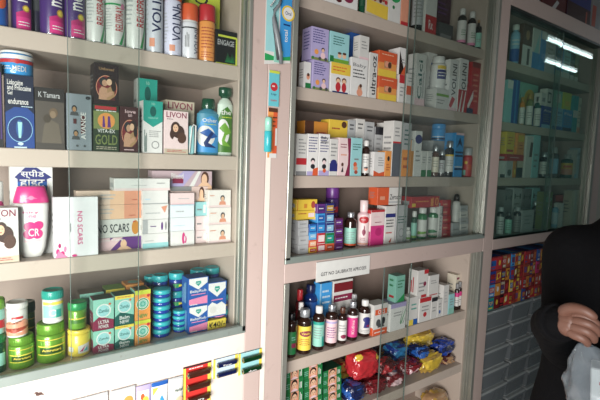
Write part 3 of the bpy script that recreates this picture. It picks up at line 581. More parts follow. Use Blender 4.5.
stack('L3', 208.5, 231, (224.5, 207.5, 190), 'cream carton with a woman portrait, %s by the channel', ['f2ece4'], [[('r', 0, 0, 1, .12, 'lpink'), ('h', .62, .5, .16, 'peach', 'dgrey', 'salmon'), ('l', .06, .6, .35, .75, 1, 'salmon')]], y=.07, d=.05)
# ------------------------------------------------------------------ left cabinet, bottom: balm jars
TINLAB = [('r', .12, .62, .9, .66, 'cheese'), ('r', .12, .28, .9, .31, 'cheese'), ('r', .2, .34, .82, .58, '2c4a10'), TX('Amrutanj', .26, .4, .76, .54, 'cheese'), ('r', .12, .9, .9, .93, 'cheese')]
t = JAR('L4', -16, 7, 333, 'dark green jar at the left picture edge on the bottom board', 'dgreen', 'green', [('r', .4, .2, .9, .7, 'mint')], .22, y=.06)
JAR('L4', -14, 5.5, 298, 'pale green-lidded jar stacked at the left picture edge', 'mint', 'lime', [('r', .3, .2, .95, .6, 'red')], .3, y=.062, on=t)
t = JAR('L4', 7.5, 35, 334, 'lime green tin under the white and salmon jar', 'lime', 'lime', TINLAB, .26, y=.058, metal=.35, lidr=.93)
JAR('L4', 5.5, 28.5, 301, 'white jar with a salmon landscape print on the lime tin', 'paper', 'paper', [('r', 0, 0, 1, .5, 'salmon'), ('p', [(0, .5), (.2, .62), (.5, .5), (.8, .66), (1, .5)], 'salmon'), ('l', .2, .1, .8, .3, 2, 'white'), ('r', .3, .7, .7, .8, 'red'), ('p', [(0, .3), (.4, .2), (1, .36), (1, .3), (.4, .12), (0, .2)], 'brick')], .18, on=t, y=.06)
JAR('L4', 17, 36, 301, 'dark green tin standing behind the salmon print jar', 'dlime', 'dgreen', TINLAB, .2, y=.15, metal=.3)
t = JAR('L4', 35.5, 66, 321, 'larger lime green tin under the teal-lidded jar', 'lime', 'lime', TINLAB, .27, y=.056, metal=.35, lidr=.93)
JAR('L4', 41.5, 64, 289, 'mint jar with a bright teal lid on the larger lime tin', 'paper', 'teal', [('r', .1, .2, .95, .8, 'mint'), ('r', .1, .84, .95, .98, 'cheese'), ('e', .5, .45, .14, 0, 'white'), ('e', .5, .45, .1, 0, 'pteal'), ('r', .6, .2, .8, .6, 'teal'), ('r', .1, .0, .95, .1, 'white')], .26, on=t, y=.062)
t = JAR('L4', 67, 91, 327, 'yellow jar with a pale label beside the red and green cartons', 'cheese', 'cheese', [('p', [(.45, .1), (.85, .1), (.85, .6), (.45, .5)], 'paper'), ('p', [(.5, .2), (.6, .2), (.7, .5)], 'magenta'), ('p', [(.62, .2), (.75, .2), (.78, .45)], 'turq'), ('r', .1, .2, .3, .45, 'paper')], .16, y=.06, lidr=1)
JAR('L4', 67.5, 87, 301, 'small glossy lime green jar on the yellow jar', 'lime', 'bgreen', [('r', .1, .55, .9, .62, 'cheese'), ('r', .2, .3, .8, .5, 'dlime')], .28, on=t, y=.066, metal=.2)
ZAN = lambda c: [('r', 0, .62, 1, 1, 'mint'), ('p', [(0, .3), (.3, .45), (1, .3), (1, .62), (0, .62)], 'mint'), ('e', .5, .62, .36, 0, 'white'), ('e', .5, .62, .3, 0, 'pteal'), TX('Zandu', .26, .57, .74, .68, 'dteal'), TX('ULTRA' if c == 'wine' else 'Balm', .24, .2, .76, .32, 'white'), TX('POWER' if c == 'wine' else 'NEW', .26, .06, .74, .17, 'white'), ('e', .8, .82, .06, 0, 'orange')]
def two(x0, x1, tops, what, col, fr, y=.058, d=.045):
    t = None
    for i, yt in enumerate(tops): t = C('L4', x0, x1, yt, what % ('lower' if i == 0 else 'upper'), col, fr, y=y, d=d, on=t, left=[('r', 0, .6, 1, 1, 'mint'), ('l', .15, .2, .8, .5, 3, 'paper')], top=[('r', .1, .1, .9, .9, 'dgreen')])
two(93, 114, (330, 299), '%s of two wine red and mint balm cartons', 'wine', ZAN('wine'))
two(114.8, 134, (325, 295), '%s of two dark green balm cartons with a yellow top strip', 'dteal', ZAN('dteal') + [('r', 0, .88, 1, 1, 'cheese'), ('l', .1, .91, .9, .97, 1, 'red')])
two(134.8, 150.5, (320, 290), '%s of two orange balm cartons with a green and white disc', 'lorange', [('e', .5, .54, .42, 0, 'white'), ('o', .5, .54, .38, 0, .2, 'bgreen'), ('e', .5, .54, .26, 0, 'mint'), ('o', .5, .54, .16, 0, .3, 'teal'), ('r', 0, .86, 1, 1, 'lemon'), TX('NEW', .2, .08, .8, .2, 'bgreen'), ('e', .85, .8, .1, 0, 'red')])
C('L4', 80, 104, 293, 'brown-green carton lying dim behind the wine and mint ones', '75604a', [('r', 0, .8, 1, 1, 'mint')], y=.13, d=.05)
C('L4', 106, 125, 289, 'green and yellow carton behind the dark green balm cartons', 'olive', [('r', 0, .85, 1, 1, 'cheese')], y=.13, d=.05, top=[('r', 0, 0, 1, 1, 'lime')])
C('L4', 126, 144, 284, 'orange-topped carton with a disc behind the orange balm cartons', 'lorange', [('o', .5, .75, .3, 0, .3, 'mint'), ('e', .5, .75, .2, 0, 'white')], y=.13, d=.05, top=[('r', .1, .1, .9, .9, 'lorange'), ('e', .5, .5, .3, 0, 'mint')])
def tins(x0, x1, ytop, n, what, y):
    xm, yc, r, z, hh = place_round('L4', x0, x1, ytop, y); h = hh/n - .0004
    for i in range(n): TIN(xm + rnd.uniform(-.0008, .0008), yc, r, z + i*(h + .0004), h, what % nth(i, n), 'stacked turquoise balm tins')
tins(151.5, 171, 288, 6, 'turquoise and blue balm tin, %s in the tall column of six', .07)
tins(172, 186.5, 309, 4, 'turquoise and blue balm tin, %s in the short column of four', .08)
VJ = [('r', .05, .3, .95, .8, 'indigo'), ('p', [(.4, .3), (.6, .3), (.7, .7), (.3, .7)], 'bgreen'), ('r', .6, .4, .85, .6, 'cheese')]
def vjar(x0, x1, yt, label, y, hb):         # stands on another jar of the same kind behind the front row
    xm, yc, r, z, hh = place_round('L4', x0, x1, yt, y); k = max(1, round(hh/.06)); h = hh/k - .0006; zz = z
    for i in range(k):
        l = label if i == k - 1 else 'blue jar, %s, under its twin ' % nth(i, k) + label.split('lid ')[-1].replace('dark blue jar ', '')
        zz = JAR('L4', x0, x1, yt, l, 'royal', 'turq', VJ, .36, y=y, on=zz, h=h)
vjar(144, 157, 275, 'blue vapour rub jar with turquoise lid behind the orange cartons', .17, 0)
vjar(152, 168, 274, 'blue vapour rub jar with turquoise lid above the tall tin column', .135, 0)
vjar(168.5, 184, 271.5, 'blue vapour rub jar with turquoise lid above the short tin column', .125, 0)
BAB = [('r', 0, .86, 1, 1, 'blue'), ('p', [(.05, .98), (.95, .98), (.95, .8), (.5, .58), (.05, .8)], 'white'), ('p', [(.38, .88), (.62, .88), (.64, .8), (.5, .7), (.36, .8)], 'teal'), ('l', .4, .77, .6, .84, 1, 'white'), TX('BabyRub', .1, .46, .9, .58, 'white'), ('r', .15, .4, .85, .43, 'pink'), ('p', [(.05, .08), (.95, .06), (.95, .34), (.5, .3), (.05, .26)], 'pink'), ('l', .1, .03, .6, .1, 1, 'white')]
t = C('L4', 188, 208, 306, 'lower blue baby rub carton of the left pair', 'blue', BAB, y=.058, d=.05, left=[('L', .2, .1, .8, .9, 3, 'lblue')])
C('L4', 187.7, 208.2, 277.5, 'upper blue baby rub carton of the left pair', 'blue', BAB, y=.058, d=.05, on=t, left=[('L', .2, .1, .8, .9, 3, 'lblue')])
vjar(190, 206, 268.5, 'blue vapour rub jar with turquoise lid behind the left baby rub pair', .135, 0)
t = C('L4', 207.6, 226, 319.5, 'yellow price carton with big black figures at the base', 'cheese', [TX('₹40/-', .06, .2, .94, .8, 'ink')], y=.056, d=.045)
t = JAR('L4', 208, 226, 313, 'pink and blue jar between the yellow price carton and the baby rub carton', 'indigo', 'pink', (), .5, y=.058, on=t)
C('L4', 207, 226, 282, 'blue and white baby rub carton with cotton print, on the pink jar', 'blue', BAB[:4] + [('p', [(.02, .04), (.98, .04), (.98, .3), (.75, .42), (.5, .36), (.25, .44), (.02, .34)], 'white'), ('e', .3, .22, .18, .1, 'paper'), ('r', .2, .48, .8, .51, 'pink')], y=.056, d=.045, on=t, left=[('L', .2, .1, .8, .9, 3, 'lblue')])
vjar(208, 223.5, 266.5, 'blue vapour rub jar with turquoise lid behind the cotton print carton', .135, 0)
vjar(220, 230, 294, 'dark blue jar in the corner against the aluminium channel', .075, 0)
# ------------------------------------------------------------------ middle cabinet, cut-off top shelf
C('M0', 322, 357.5, -40, 'white carton with berry dots at the left end of the cut-off top shelf', 'white', [('e', .25, .3, .1, .06, 'maroon'), ('e', .72, .22, .14, .1, 'wine'), ('e', .45, .12, .08, .05, 'maroon'), ('l', .1, .4, .6, .7, 3, 'grey')], d=.06)
BOTTLE('M0', 358.5, 365, -40, 'dark green bottle between the berry carton and the fruit carton', 'dgreen', 'black', 'dgreen', [('r', .2, .5, .8, .7, 'bgreen')])
C('M0', 366, 387.5, -45, 'carton with red berries over yellow on the cut-off top shelf', 'beige', [('p', [(0, .05), (1, 0), (1, .22), (0, .25)], 'yellow')] + [('e', .1 + .13*i, .28 + .03*(i % 2), .07, .035, ['red', 'maroon', 'brick'][i % 3]) for i in range(7)] + [('l', .2, .45, .8, .7, 3, 'green')], d=.05)
C('M0', 387.8, 400, -40, 'white carton with a green hill and a small leaf emblem', 'paper', [('e', .5, .5, .55, .18, 'bgreen'), ('r', 0, .5, 1, 1, 'bgreen'), ('e', .4, .24, .1, .03, 'green')], d=.05)
C('M0', 400.5, 408, -40, 'salmon pink carton beside the glass edge on the top shelf', 'salmon', [('r', 0, 0, 1, .06, 'red')], d=.05)
BOTTLE('M0', 411, 422, -30, 'dark syrup bottle with a pale label left of the white and red carton', 'black', 'white', 'lgrey', [('l', .2, .2, .8, .8, 5, 'grey')], lz=(.1, .6))
C('M0', 424.5, 435.5, -42, 'white carton with a red base on the cut-off top shelf', 'paper', [('r', 0, 0, 1, .24, 'red'), TX('Rx', .3, .06, .7, .18, 'white'), ('l', .25, .55, .85, .95, 5, 'grey')], d=.05)
C('M0', 432, 448, -50, 'large maroon carton standing at the back of the top shelf', '4a1838', [('e', .5, .3, .2, .1, 'wine'), ('l', .2, .5, .8, .7, 3, 'violet')], y=.2, d=.06)
C('M0', 438, 452, 24, 'low clear grey pack in front of the maroon carton', 'dgrey', [('r', .1, .1, .9, .5, 'grey')], y=.12, d=.03)
BOTTLE('M0', 456.5, 465.5, 9, 'dark bottle with white cap, first of the two with pink-footed labels', 'black', 'white', 'paper', [('r', 0, 0, 1, .12, 'pink'), ('l', .4, .3, .9, .6, 3, 'green')], lz=(.06, .66), capf=.17, shoulder=.72)
BOTTLE('M0', 466.5, 475, 12, 'dark bottle with white cap, second of the two with pink-footed labels', 'black', 'white', 'paper', [('r', 0, 0, 1, .12, 'pink'), ('l', .4, .3, .9, .6, 3, 'green')], lz=(.06, .66), capf=.17, shoulder=.72)
BOTTLE('M0', 475, 482, 20, 'small dark bottle with a slim tan cap at the right end of the top shelf', 'black', 'tan', 'mint', [('l', .2, .3, .8, .6, 2, 'grey')], lz=(.08, .55), capf=.2, capw=.35)
# ------------------------------------------------------------------ middle cabinet, second row
BOTTLE('M1', 299.5, 307.5, 47, 'black bottle with a lime green cap in the left corner', 'black', 'lime', None, capf=.14, capw=.7, y=.1)
C('M1', 303.5, 310.5, 62, 'small white carton with a tiny face and green foot in front of the black bottle', 'white', [('e', .6, .45, .25, .12, 'salmon'), ('e', .6, .52, .2, .06, 'brown'), ('r', .2, 0, 1, .2, 'green')], d=.03)
KID = [('l', .08, .5, .8, .95, 6, 'indigo'), ('r', 0, 0, 1, .08, 'olive'), ('e', .3, .25, .12, 0, 'lorange'), ('e', .68, .34, .1, 0, 'dbrown'), ('e', .68, .32, .08, 0, 'peach'), ('e', .68, .16, .14, .1, 'rose'), ('e', .5, .06, .08, 0, 'dgrey'), ('e', .85, .06, .08, 0, 'dgrey'), ('e', .1, .06, .06, 0, 'green')]
t = C('M1', 311.5, 328.5, 61, 'lilac baby carton with sun and child, lower of the pair', 'lilac', KID, d=.055, rz=2, left=[('l', .2, .3, .8, .9, 6, 'indigo')])
C('M1', 311, 328, 28, 'lilac baby carton with sun and child, upper of the pair', 'lilac', KID, d=.055, on=t, rz=-1, left=[('l', .2, .3, .8, .9, 6, 'indigo')])
TWO = [('e', .38, .42, .12, 0, 'brown'), ('e', .38, .39, .1, 0, 'peach'), ('e', .38, .2, .13, .16, 'red'), ('e', .68, .42, .12, 0, 'brown'), ('e', .68, .39, .1, 0, 'peach'), ('e', .68, .2, .12, .16, 'red')]
t = C('M1', 330, 349.5, 63.5, 'yellow-topped carton with two children in red', 'white', [('r', 0, .62, 1, 1, 'yellow'), ('l', .1, .7, .9, .9, 2, 'orange'), ('r', .1, 0, .9, .05, 'dblue')] + TWO, d=.05)
C('M1', 329.5, 348.5, 33, 'pale mint carton with children on grass, upon the yellow-topped one', 'pteal', [('r', 0, 0, 1, .12, 'lime'), ('r', 0, .0, .2, .2, 'green'), ('l', .15, .55, .85, .88, 4, 'dteal'), ('e', .5, .24, .1, 0, 'peach'), ('e', .75, .25, .1, 0, 'peach'), ('e', .5, .32, .1, .04, 'brown'), ('e', .75, .33, .1, .04, 'brown')], d=.05, on=t)
C('M1', 348, 358, 28, 'bright blue and white tall carton behind the baby cartons', 'blue', [('r', 0, .0, 1, .5, 'sky'), ('p', [(0, .35), (1, .45), (1, .55), (0, .5)], 'pblue'), ('p', [(.1, .55), (.9, .9), (.9, .7)], 'sky')], y=.14, d=.05, left=[('l', .1, .4, .9, .9, 6, 'lblue'), ('r', 0, 0, .1, 1, 'white')])
t = C('M1', 350, 366.5, 58.5, 'white baby drops carton with a small sitting child', 'white', rxbox('Baby', 'grey')[:1] + [('l', .12, .45, .88, .72, 3, 'ink'), ('e', .55, .2, .12, .1, 'skin'), ('e', .55, .1, .18, .1, 'salmon'), ('e', .6, .28, .08, 0, 'brown')], d=.045)
C('M1', 359, 368.5, 36, 'plain white small carton on top of the white baby drops carton', 'paper', [('l', .2, .4, .8, .8, 3, 'grey'), ('r', 0, 0, 1, .1, 'rose')], d=.035, on=t, y=.06)
C('M1', 368, 376, 53, 'narrow white carton with a bold upright dark word', 'paper', [TX('ultra-oz', .22, .08, .85, .94, 'ink', 90)], d=.045)
ORG = [('r', 0, .55, 1, 1, 'orange'), ('r', 0, 0, 1, .28, 'yellow'), ('r', .3, .35, .7, .62, 'tan'), ('e', .45, .5, .12, .12, 'salmon'), ('e', .6, .48, .1, .12, 'brown'), ('l', .15, .82, .8, .92, 1, 'peach')]
t = C('M1', 378, 396, 77.5, 'orange and yellow carton, lower of the two alike', 'lorange', ORG, d=.055, left=[('r', 0, .5, 1, 1, 'orange'), ('l', .2, .2, .8, .4, 2, 'brick')])
t2 = C('M1', 378, 396, 52, 'orange and yellow carton, upper of the two alike', 'lorange', ORG, d=.055, on=t, left=[('r', 0, .5, 1, 1, 'orange'), ('l', .2, .2, .8, .4, 2, 'brick')])
t = C('M1', 398, 404.5, 75, 'grey and red carton right of the orange pair', 'paper', [('r', 0, .7, 1, 1, 'red'), ('l', .2, .2, .8, .6, 3, 'grey')], d=.05)
C('M1', 398.5, 405, 48, 'white carton with an orange flash and black base, on the grey and red one', 'white', [('p', [(0, 0), (1, 0), (0, .9)], 'dbrown'), ('p', [(.3, 0), (1, 0), (1, .4)], 'orange'), ('l', .3, .4, .9, .6, 2, 'grey')], d=.06, on=t, top=[('r', 0, 0, 1, 1, 'white')])
C('M1', 405.5, 412, 74, 'small white carton with an orange band by the glass edge', 'paper', [('r', 0, .3, 1, .6, 'orange'), ('l', .2, .7, .8, .9, 2, 'grey')], d=.04)
C('M1', 414, 424, 54, 'tall pale green-white carton, first behind the doubled glass', 'paper', upright('Calci', 'dteal', 'rose'), d=.045)
C('M1', 425, 434, 52, 'tall white carton with blue dots left of the pill bottle', 'white', [('e', .5, .8, .15, .04, 'blue'), ('e', .5, .7, .15, .04, 'blue'), ('l', .2, .3, .8, .6, 4, 'grey'), ('p', [(.1, .05), (.9, .14), (.9, .18), (.1, .1)], 'red')], d=.045, y=.13)
t = C('M1', 435.5, 448, 89, 'low white carton with a lime stripe under the pill bottle', 'paper', [('r', 0, .62, 1, .75, 'lime'), ('l', .1, .2, .8, .5, 2, 'grey')], d=.06)
BOTTLE('M1', 429.5, 445, 57, 'white plastic pill bottle with yellow and blue label', 'white', 'white', 'white', [('r', .4, .8, 1, 1, 'yellow'), ('r', .4, .2, 1, .75, 'indigo'), ('l', .45, .3, .95, .65, 2, 'white')], on=t, y=.062, capf=.2, capw=.78, lz=(.2, .7), shoulder=.74, neck=.6)
VC = [TX('VOLINI', .3, .3, .8, .92, 'ink', 90), ('p', [(.1, .1), (.4, .28), (.8, .24), (.3, .02)], 'red'), ('r', 0, 0, 1, .06, 'rose')]
C('M1', 447.5, 456, 60, 'tall white pain spray carton with a dark upright word, left of two', 'white', VC, d=.05)
C('M1', 457, 465.5, 59, 'tall white pain spray carton, right of two, red swirls at its foot', 'white', VC[:1] + [('r', 0, 0, 1, .42, 'red'), ('p', [(.1, .0), (.4, .4), (.5, .4), (.3, 0)], 'white'), ('p', [(.5, .0), (.8, .4), (.9, .4), (.7, 0)], 'white')], d=.05)
C('M1', 466, 472.5, 87, 'short red gel carton in front of the corner boxes', 'red', [('p', [(.1, .3), (.9, .9), (.9, .6), (.2, .1)], 'white'), ('r', 0, 0, 1, .2, 'navy')], d=.04)
C('M1', 466, 471, 70, 'white and grey carton rising behind the short red one', 'paper', [('r', 0, .7, 1, .8, 'grey'), ('r', .2, .1, .8, .5, 'lblue')], y=.11, d=.04)
C('M1', 474.5, 482.5, 64, 'tall red carton in the right corner of the second row', 'red', [('l', .2, .2, .8, .8, 6, 'salmon'), ('r', 0, .9, 1, 1, 'dred')], d=.06, y=.06)
# ------------------------------------------------------------------ middle cabinet, third row
C('M2', 295.5, 306, 134, 'white carton with a red band at the left end of the third row', 'paper', [('r', 0, .26, 1, .42, 'red'), ('l', .2, .5, .9, .9, 5, 'grey'), ('r', 0, 0, 1, .1, 'grey')], d=.05)
BABY = [('l', .1, .55, .9, .94, 6, 'indigo'), ('e', .52, .36, .2, 0, 'ink'), ('e', .52, .32, .16, 0, 'lpink'), ('e', .52, .22, .2, .06, 'ink'), ('r', 0, 0, 1, .1, 'lilac')]
C('M2', 306.5, 317.5, 134, 'white baby syrup carton with orange corner and little face', 'white', BABY + [('p', [(.5, 0), (1, 0), (1, .2), (.55, .16)], 'orange')], d=.05)
C('M2', 318, 328.5, 134, 'white baby syrup carton with bolder lettering and purple foot', 'white', BABY + [TX('Baby', .15, .86, .85, .94, 'ink'), TX('strips', .15, .76, .85, .84, 'ink'), ('r', 0, 0, 1, .12, 'lilac'), ('e', .55, .12, .16, .05, 'orange')], d=.05)
C('M2', 329, 337, 139, 'white carton with a navy scalloped foot', 'paper', [('r', 0, .12, 1, .34, 'indigo'), ('e', .5, .36, .4, .08, 'indigo'), ('l', .1, .5, .9, .9, 4, 'grey')], d=.05)
C('M2', 337.5, 349.5, 138, 'pinkish white carton with a crimson curved edge', 'lpink', [('p', [(.7, 1), (1, 1), (1, 0), (.6, 0), (.82, .3), (.82, .6)], 'wine'), ('l', .15, .72, .7, .86, 2, 'wine'), ('l', .2, .5, .7, .6, 1, 'salmon'), ('e', .35, .3, .1, .05, 'brown'), ('p', [(.25, .1), (.45, .1), (.4, .26)], 'ink')], d=.05)
C('M2', 350, 361, 138, 'aqua tinted carton with a small red figure', 'pteal', [('l', .15, .66, .85, .86, 3, 'dteal'), ('e', .4, .3, .16, .07, 'orange'), ('e', .45, .2, .2, .06, 'salmon'), ('e', .5, .1, .16, .05, 'brick'), ('r', .3, .42, .7, .46, 'grey')], d=.05)
C('M2', 303, 326, 121.5, 'orange carton with a dark-haired portrait, behind the baby syrups', 'amber', [('r', 0, 0, .38, 1, 'brown'), ('h', .2, .5, .14, 'skin', 'dbrown', 'brown'), ('l', .5, .7, .9, .85, 1, 'brick')], y=.12, d=.05)
C('M2', 327, 345.5, 120, 'yellow carton with a green corner behind the crimson-edged one', 'yellow', [('p', [(.6, 0), (1, 0), (1, .4), (.85, .1)], 'bgreen'), ('l', .15, .8, .7, .88, 1, 'brick'), ('e', .8, .92, .14, .06, 'brown')], y=.12, d=.05)
for x0, x1, yt, l, f in ((346, 353.5, 120, 'slim grey-white carton, first in the rear run right of the yellow one', 'lgrey'), (354, 362.5, 119, 'grey-white carton, second in the rear run right of the yellow one', 'paper'), (363, 372, 122, 'grey-white carton behind the small bottle with white cap', 'lgrey')):
    C('M2', x0, x1, yt, l, f, [('l', .2, .8, .8, .94, 2, 'ink'), ('l', .2, .2, .8, .7, 5, 'grey')], y=.12, d=.045)
BOTTLE('M2', 361.5, 369, 140.5, 'small dark bottle with white cap and a baby face on its label', 'dbrown', 'white', 'paper', [('e', .5, .22, .2, 0, 'salmon'), ('e', .5, .28, .2, .05, 'ink'), ('l', .2, .5, .8, .9, 3, 'grey')], lz=(.08, .62), capf=.16, capw=.6)
C('M2', 373, 384, 152, 'small white carton with an orange wave at its foot', 'white', [('p', [(0, 0), (1, 0), (1, .2), (.5, .12), (0, .24)], 'orange'), ('l', .4, .4, .9, .8, 4, 'grey')], d=.055, y=.056)
C('M2', 373, 381, 127, 'grey carton with a black lid band behind the orange wave carton', 'lgrey', [('r', 0, .84, 1, 1, 'ink'), ('l', .2, .3, .8, .8, 5, 'grey')], y=.125, d=.045)
t = C('M2', 384.5, 390.5, 151, 'small orange carton with a dark emblem', 'lorange', [('e', .5, .7, .2, .1, 'ink'), ('l', .2, .2, .8, .5, 3, 'brick')], d=.045)
C('M2', 382, 390.5, 123, 'pale carton with a hot pink band behind the small orange one', 'paper', [('r', 0, .72, 1, .84, 'hot'), ('l', .2, .2, .8, .6, 5, 'grey')], y=.125, d=.045)
C('M2', 391, 399.5, 121, 'tall half white, half slate carton near the glass edge', 'paper', [('r', 0, 0, 1, .62, '5a6068'), ('r', 0, .6, 1, .63, 'red'), ('l', .2, .7, .8, .9, 3, 'grey')], d=.055)
C('M2', 400.5, 409, 123, 'tall carton, pale above and orange below, at the glass edge', 'lgrey', [('r', 0, 0, 1, .5, 'lorange'), ('l', .2, .56, .8, .9, 4, 'dteal'), ('l', .2, .1, .8, .4, 2, 'brick')], d=.055)
C('M2', 409.5, 412.5, 140, 'thin orange-edged carton just right of the glass edge', 'amber', [('r', 0, .7, 1, 1, 'paper')], d=.05)
C('M2', 413, 420, 131, 'white carton with a large navy dot', 'white', [('e', .5, .82, .5, .1, 'indigo'), ('l', .2, .3, .8, .6, 3, 'grey')], d=.05)
for x0, x1, l in ((420.5, 425.5, 'left of two small white cartons with green feet'), (426.5, 431, 'right of two small white cartons with green feet')):
    C('M2', x0, x1, 151, l, 'paper', [('r', 0, 0, 1, .26, 'green'), ('l', .2, .5, .8, .8, 3, 'grey')], d=.04)
BOTTLE('M2', 431, 438.5, 145, 'brown bottle with silver cap and cream label', 'brown', 'silver', 'cream', [('l', .2, .3, .8, .8, 3, 'grey')], capm=.8, capf=.2, capw=.8)
BOTTLE('M2', 438, 444.5, 150, 'short brown bottle set between two taller silver-capped ones', 'dbrown', 'silver', 'lgrey', [('l', .2, .3, .8, .8, 3, 'plum')], capm=.8, capf=.2, capw=.8)
BOTTLE('M2', 444, 453, 141, 'dark bottle with silver cap and white label with a yellow rim', 'black', 'silver', 'paper', [('r', 0, .9, 1, 1, 'yellow'), ('l', .2, .3, .8, .7, 3, 'grey')], capm=.8, capf=.18, capw=.7)
t = C('M2', 431, 446, 141, 'low pale carton behind the brown bottles carrying the sky blue jar', 'lgrey', [('l', .2, .3, .8, .7, 3, 'grey')], y=.13, d=.06)
JAR('M2', 431, 445.5, 124, 'round sky blue jar perched above the brown bottles', 'sky', 'sky', [('r', 0, .05, 1, .2, 'navy'), ('r', .1, .3, .9, .36, 'white')], .3, on=t, y=.132, lidr=.92)
C('M2', 453.5, 461.5, 133, 'light blue carton with two dark blue stripes', 'sky', [('r', 0, .46, 1, .5, 'navy'), ('r', 0, .54, 1, .58, 'navy'), ('r', 0, .16, 1, .2, 'navy'), ('r', 0, .22, 1, .24, 'white'), ('p', [(.1, .66), (.5, .9), (.9, .66), (.5, .76)], 'navy'), ('r', 0, .95, 1, 1, 'rose')], d=.06)
BOTTLE('M2', 468, 477, 148, 'wide red bottle with a grey cap and yellow disc in the corner', 'red', 'lgrey', 'red', [('e', .3, .7, .14, 0, 'yellow'), ('l', .4, .3, .9, .6, 3, 'lorange'), ('r', 0, 0, .3, .3, 'mint')], capf=.26, capw=.9, shoulder=.7, neck=.8, lz=(.05, .68))
# ------------------------------------------------------------------ middle cabinet, fourth row
t = stack('M3', 298.5, 308.5, (245, 236, 228, 220.5), 'plain white carton, %s of four beside the colourful cube cartons', ['lgrey'], [[('l', .15, .3, .85, .7, 1, 'grey')]], d=.06, left=[('l', .2, .3, .8, .7, 1, 'grey')])
t = C('M3', 296, 316, 210.5, 'yellow carton with a pale window, lower of the two on the white stack', 'yellow', [('r', .6, .25, .9, .7, 'lpink'), ('l', .1, .5, .5, .8, 1, 'brick')], d=.05, on=t, y=.07)
C('M3', 296.5, 317, 199.5, 'yellow carton with a red shield, upper of the two on the white stack', 'yellow', [('e', .8, .5, .1, .34, 'brick'), ('r', .35, .2, .5, .6, 'amber'), ('r', .02, 0, .06, 1, 'amber')], d=.05, on=t, y=.072)
def cubes(x0, x1, spec, where, **kw):
    t = None
    for i, (yt, c, w, m) in enumerate(spec):
        t = C('M3', x0, x1, yt, '%s cube carton in the %s' % (w, where), c, [('r', .1, .2, .9, .8, m), ('l', .2, .35, .8, .65, 1, 'white'), ('r', 0, 0, 1, .05, m)], on=t, d=.05, **kw)
    return t
cubes(309, 316.5, ((247.5, 'yellow', 'yellow', 'red'), (240, 'orange', 'lowest orange', 'peach'), (232.5, 'sky', 'pale blue', 'lblue'), (224, 'blue', 'blue', 'sky')), 'first column right of the white stack')
cubes(317.2, 325, ((244, 'red', 'lowest red and white', 'lpink'), (233, 'red', 'upper red', 'lpink'), (223, 'blue', 'mid blue', 'sky'), (213.5, 'sky', 'sky blue', 'blue'), (204, 'violet', 'violet', 'purple')), 'second column right of the white stack')
t = cubes(325.7, 334, ((243.5, 'orange', 'orange-red', 'brick'), (233, 'green', 'green', 'teal'), (223, 'indigo', 'lower navy', 'lblue'), (213, 'indigo', 'middle navy', 'lblue'), (203.5, 'indigo', 'top navy', 'gold')), 'third column beside the plum ones')
cubes(334.7, 343, ((245, 'plum', 'lowest plum', 'violet'), (236, 'plum', 'second plum', 'violet'), (227, 'plum', 'third plum', 'violet'), (218, 'plum', 'topmost plum', 'violet')), 'plum column left of the dark bottle')
SPRAY('M3', 324, 337.5, 186.5, 'tall dark purple can with a red mark behind the cube cartons', 'purple', 'violet', .2, [('r', .2, .72, .8, .85, 'red'), ('l', .25, .75, .75, .82, 1, 'white')], y=.14)
BOTTLE('M3', 343.8, 356, 212, 'dark medicine bottle with silver cap and mint label', 'dbrown', 'silver', 'mint', [('r', 0, 0, 1, .1, 'orange'), ('l', .2, .3, .8, .8, 5, 'grey')], capm=.7, capf=.15, lz=(.06, .56), capw=.55, shoulder=.72)
BOTTLE('M3', 356.5, 368.5, 200, 'pale pink lotion bottle with a tall pink cap and red oval', 'rose', 'lpink', 'lpink', [('e', .5, .84, .34, .12, 'red'), ('l', .3, .81, .7, .87, 1, 'white'), ('e', .5, .42, .12, .1, 'wine'), ('p', [(.45, .3), (.55, .3), (.55, .6), (.5, .66)], 'wine'), ('r', .1, 0, .9, .04, 'salmon'), ('l', .3, .12, .7, .24, 2, 'wine')], capf=.25, capw=.66, lz=(.04, .68), shoulder=.68, lspan=180, neck=.5)
C('M3', 369.5, 383, 210, 'tall carton, pink-red below and pale above, with a red top', 'lpink', [('r', 0, 0, 1, .56, 'hot'), ('e', .6, .38, .25, .12, 'magenta'), ('l', .3, .62, .8, .68, 1, 'wine'), ('l', .2, .75, .8, .85, 1, 'rose'), ('r', 0, .94, 1, 1, 'red')], d=.06, left=[('r', 0, 0, 1, .4, 'magenta'), ('r', 0, .9, 1, 1, 'red')], top=[('r', 0, 0, 1, 1, 'red')])
C('M3', 384, 394, 206, 'white carton with grey lettering and a dark blue neck', 'paper', [('r', 0, .7, 1, .8, 'indigo'), ('l', .1, .42, .9, .66, 3, 'ink'), ('l', .1, .24, .7, .34, 1, 'red'), ('p', [(.4, .05), (.7, .16), (.6, .02)], 'brick')], d=.05)
C('M3', 395, 406, 205, 'pale grey-green carton under the white end of the orange box', 'lgrey', [('l', .1, .5, .9, .72, 3, 'dteal'), ('e', .5, .26, .25, .12, 'lgrey'), ('o', .5, .26, .25, .12, .2, 'grey')], d=.05)
t = Zat(205, Xat(395, .056, 1.25), .056) + .002
C('M3', 377, 401, 187, 'orange and white box lying on top of the two tall cartons', 'orange', [('r', .46, 0, 1, 1, 'paper'), TX('Zerodol', .5, .3, .98, .6, 'ink'), ('r', .1, .3, .3, .5, 'salmon'), ('r', .46, .1, 1, .2, 'lgrey')], d=.05, on=t)
BOTTLE('M3', 404.5, 410.5, 227, 'small white bottle with a lime foot by the glass edge', 'paper', 'white', 'paper', [('r', 0, 0, 1, .3, 'lime'), ('l', .2, .4, .8, .8, 3, 'grey')], capf=.2, capw=.7)
BOTTLE('M3', 410.5, 416.5, 211, 'dark green bottle with white cap next to the small lime-footed one', 'dgreen', 'white', 'mint', [('r', 0, 0, 1, .15, 'lime')], capf=.2, capw=.7, lz=(.08, .6))
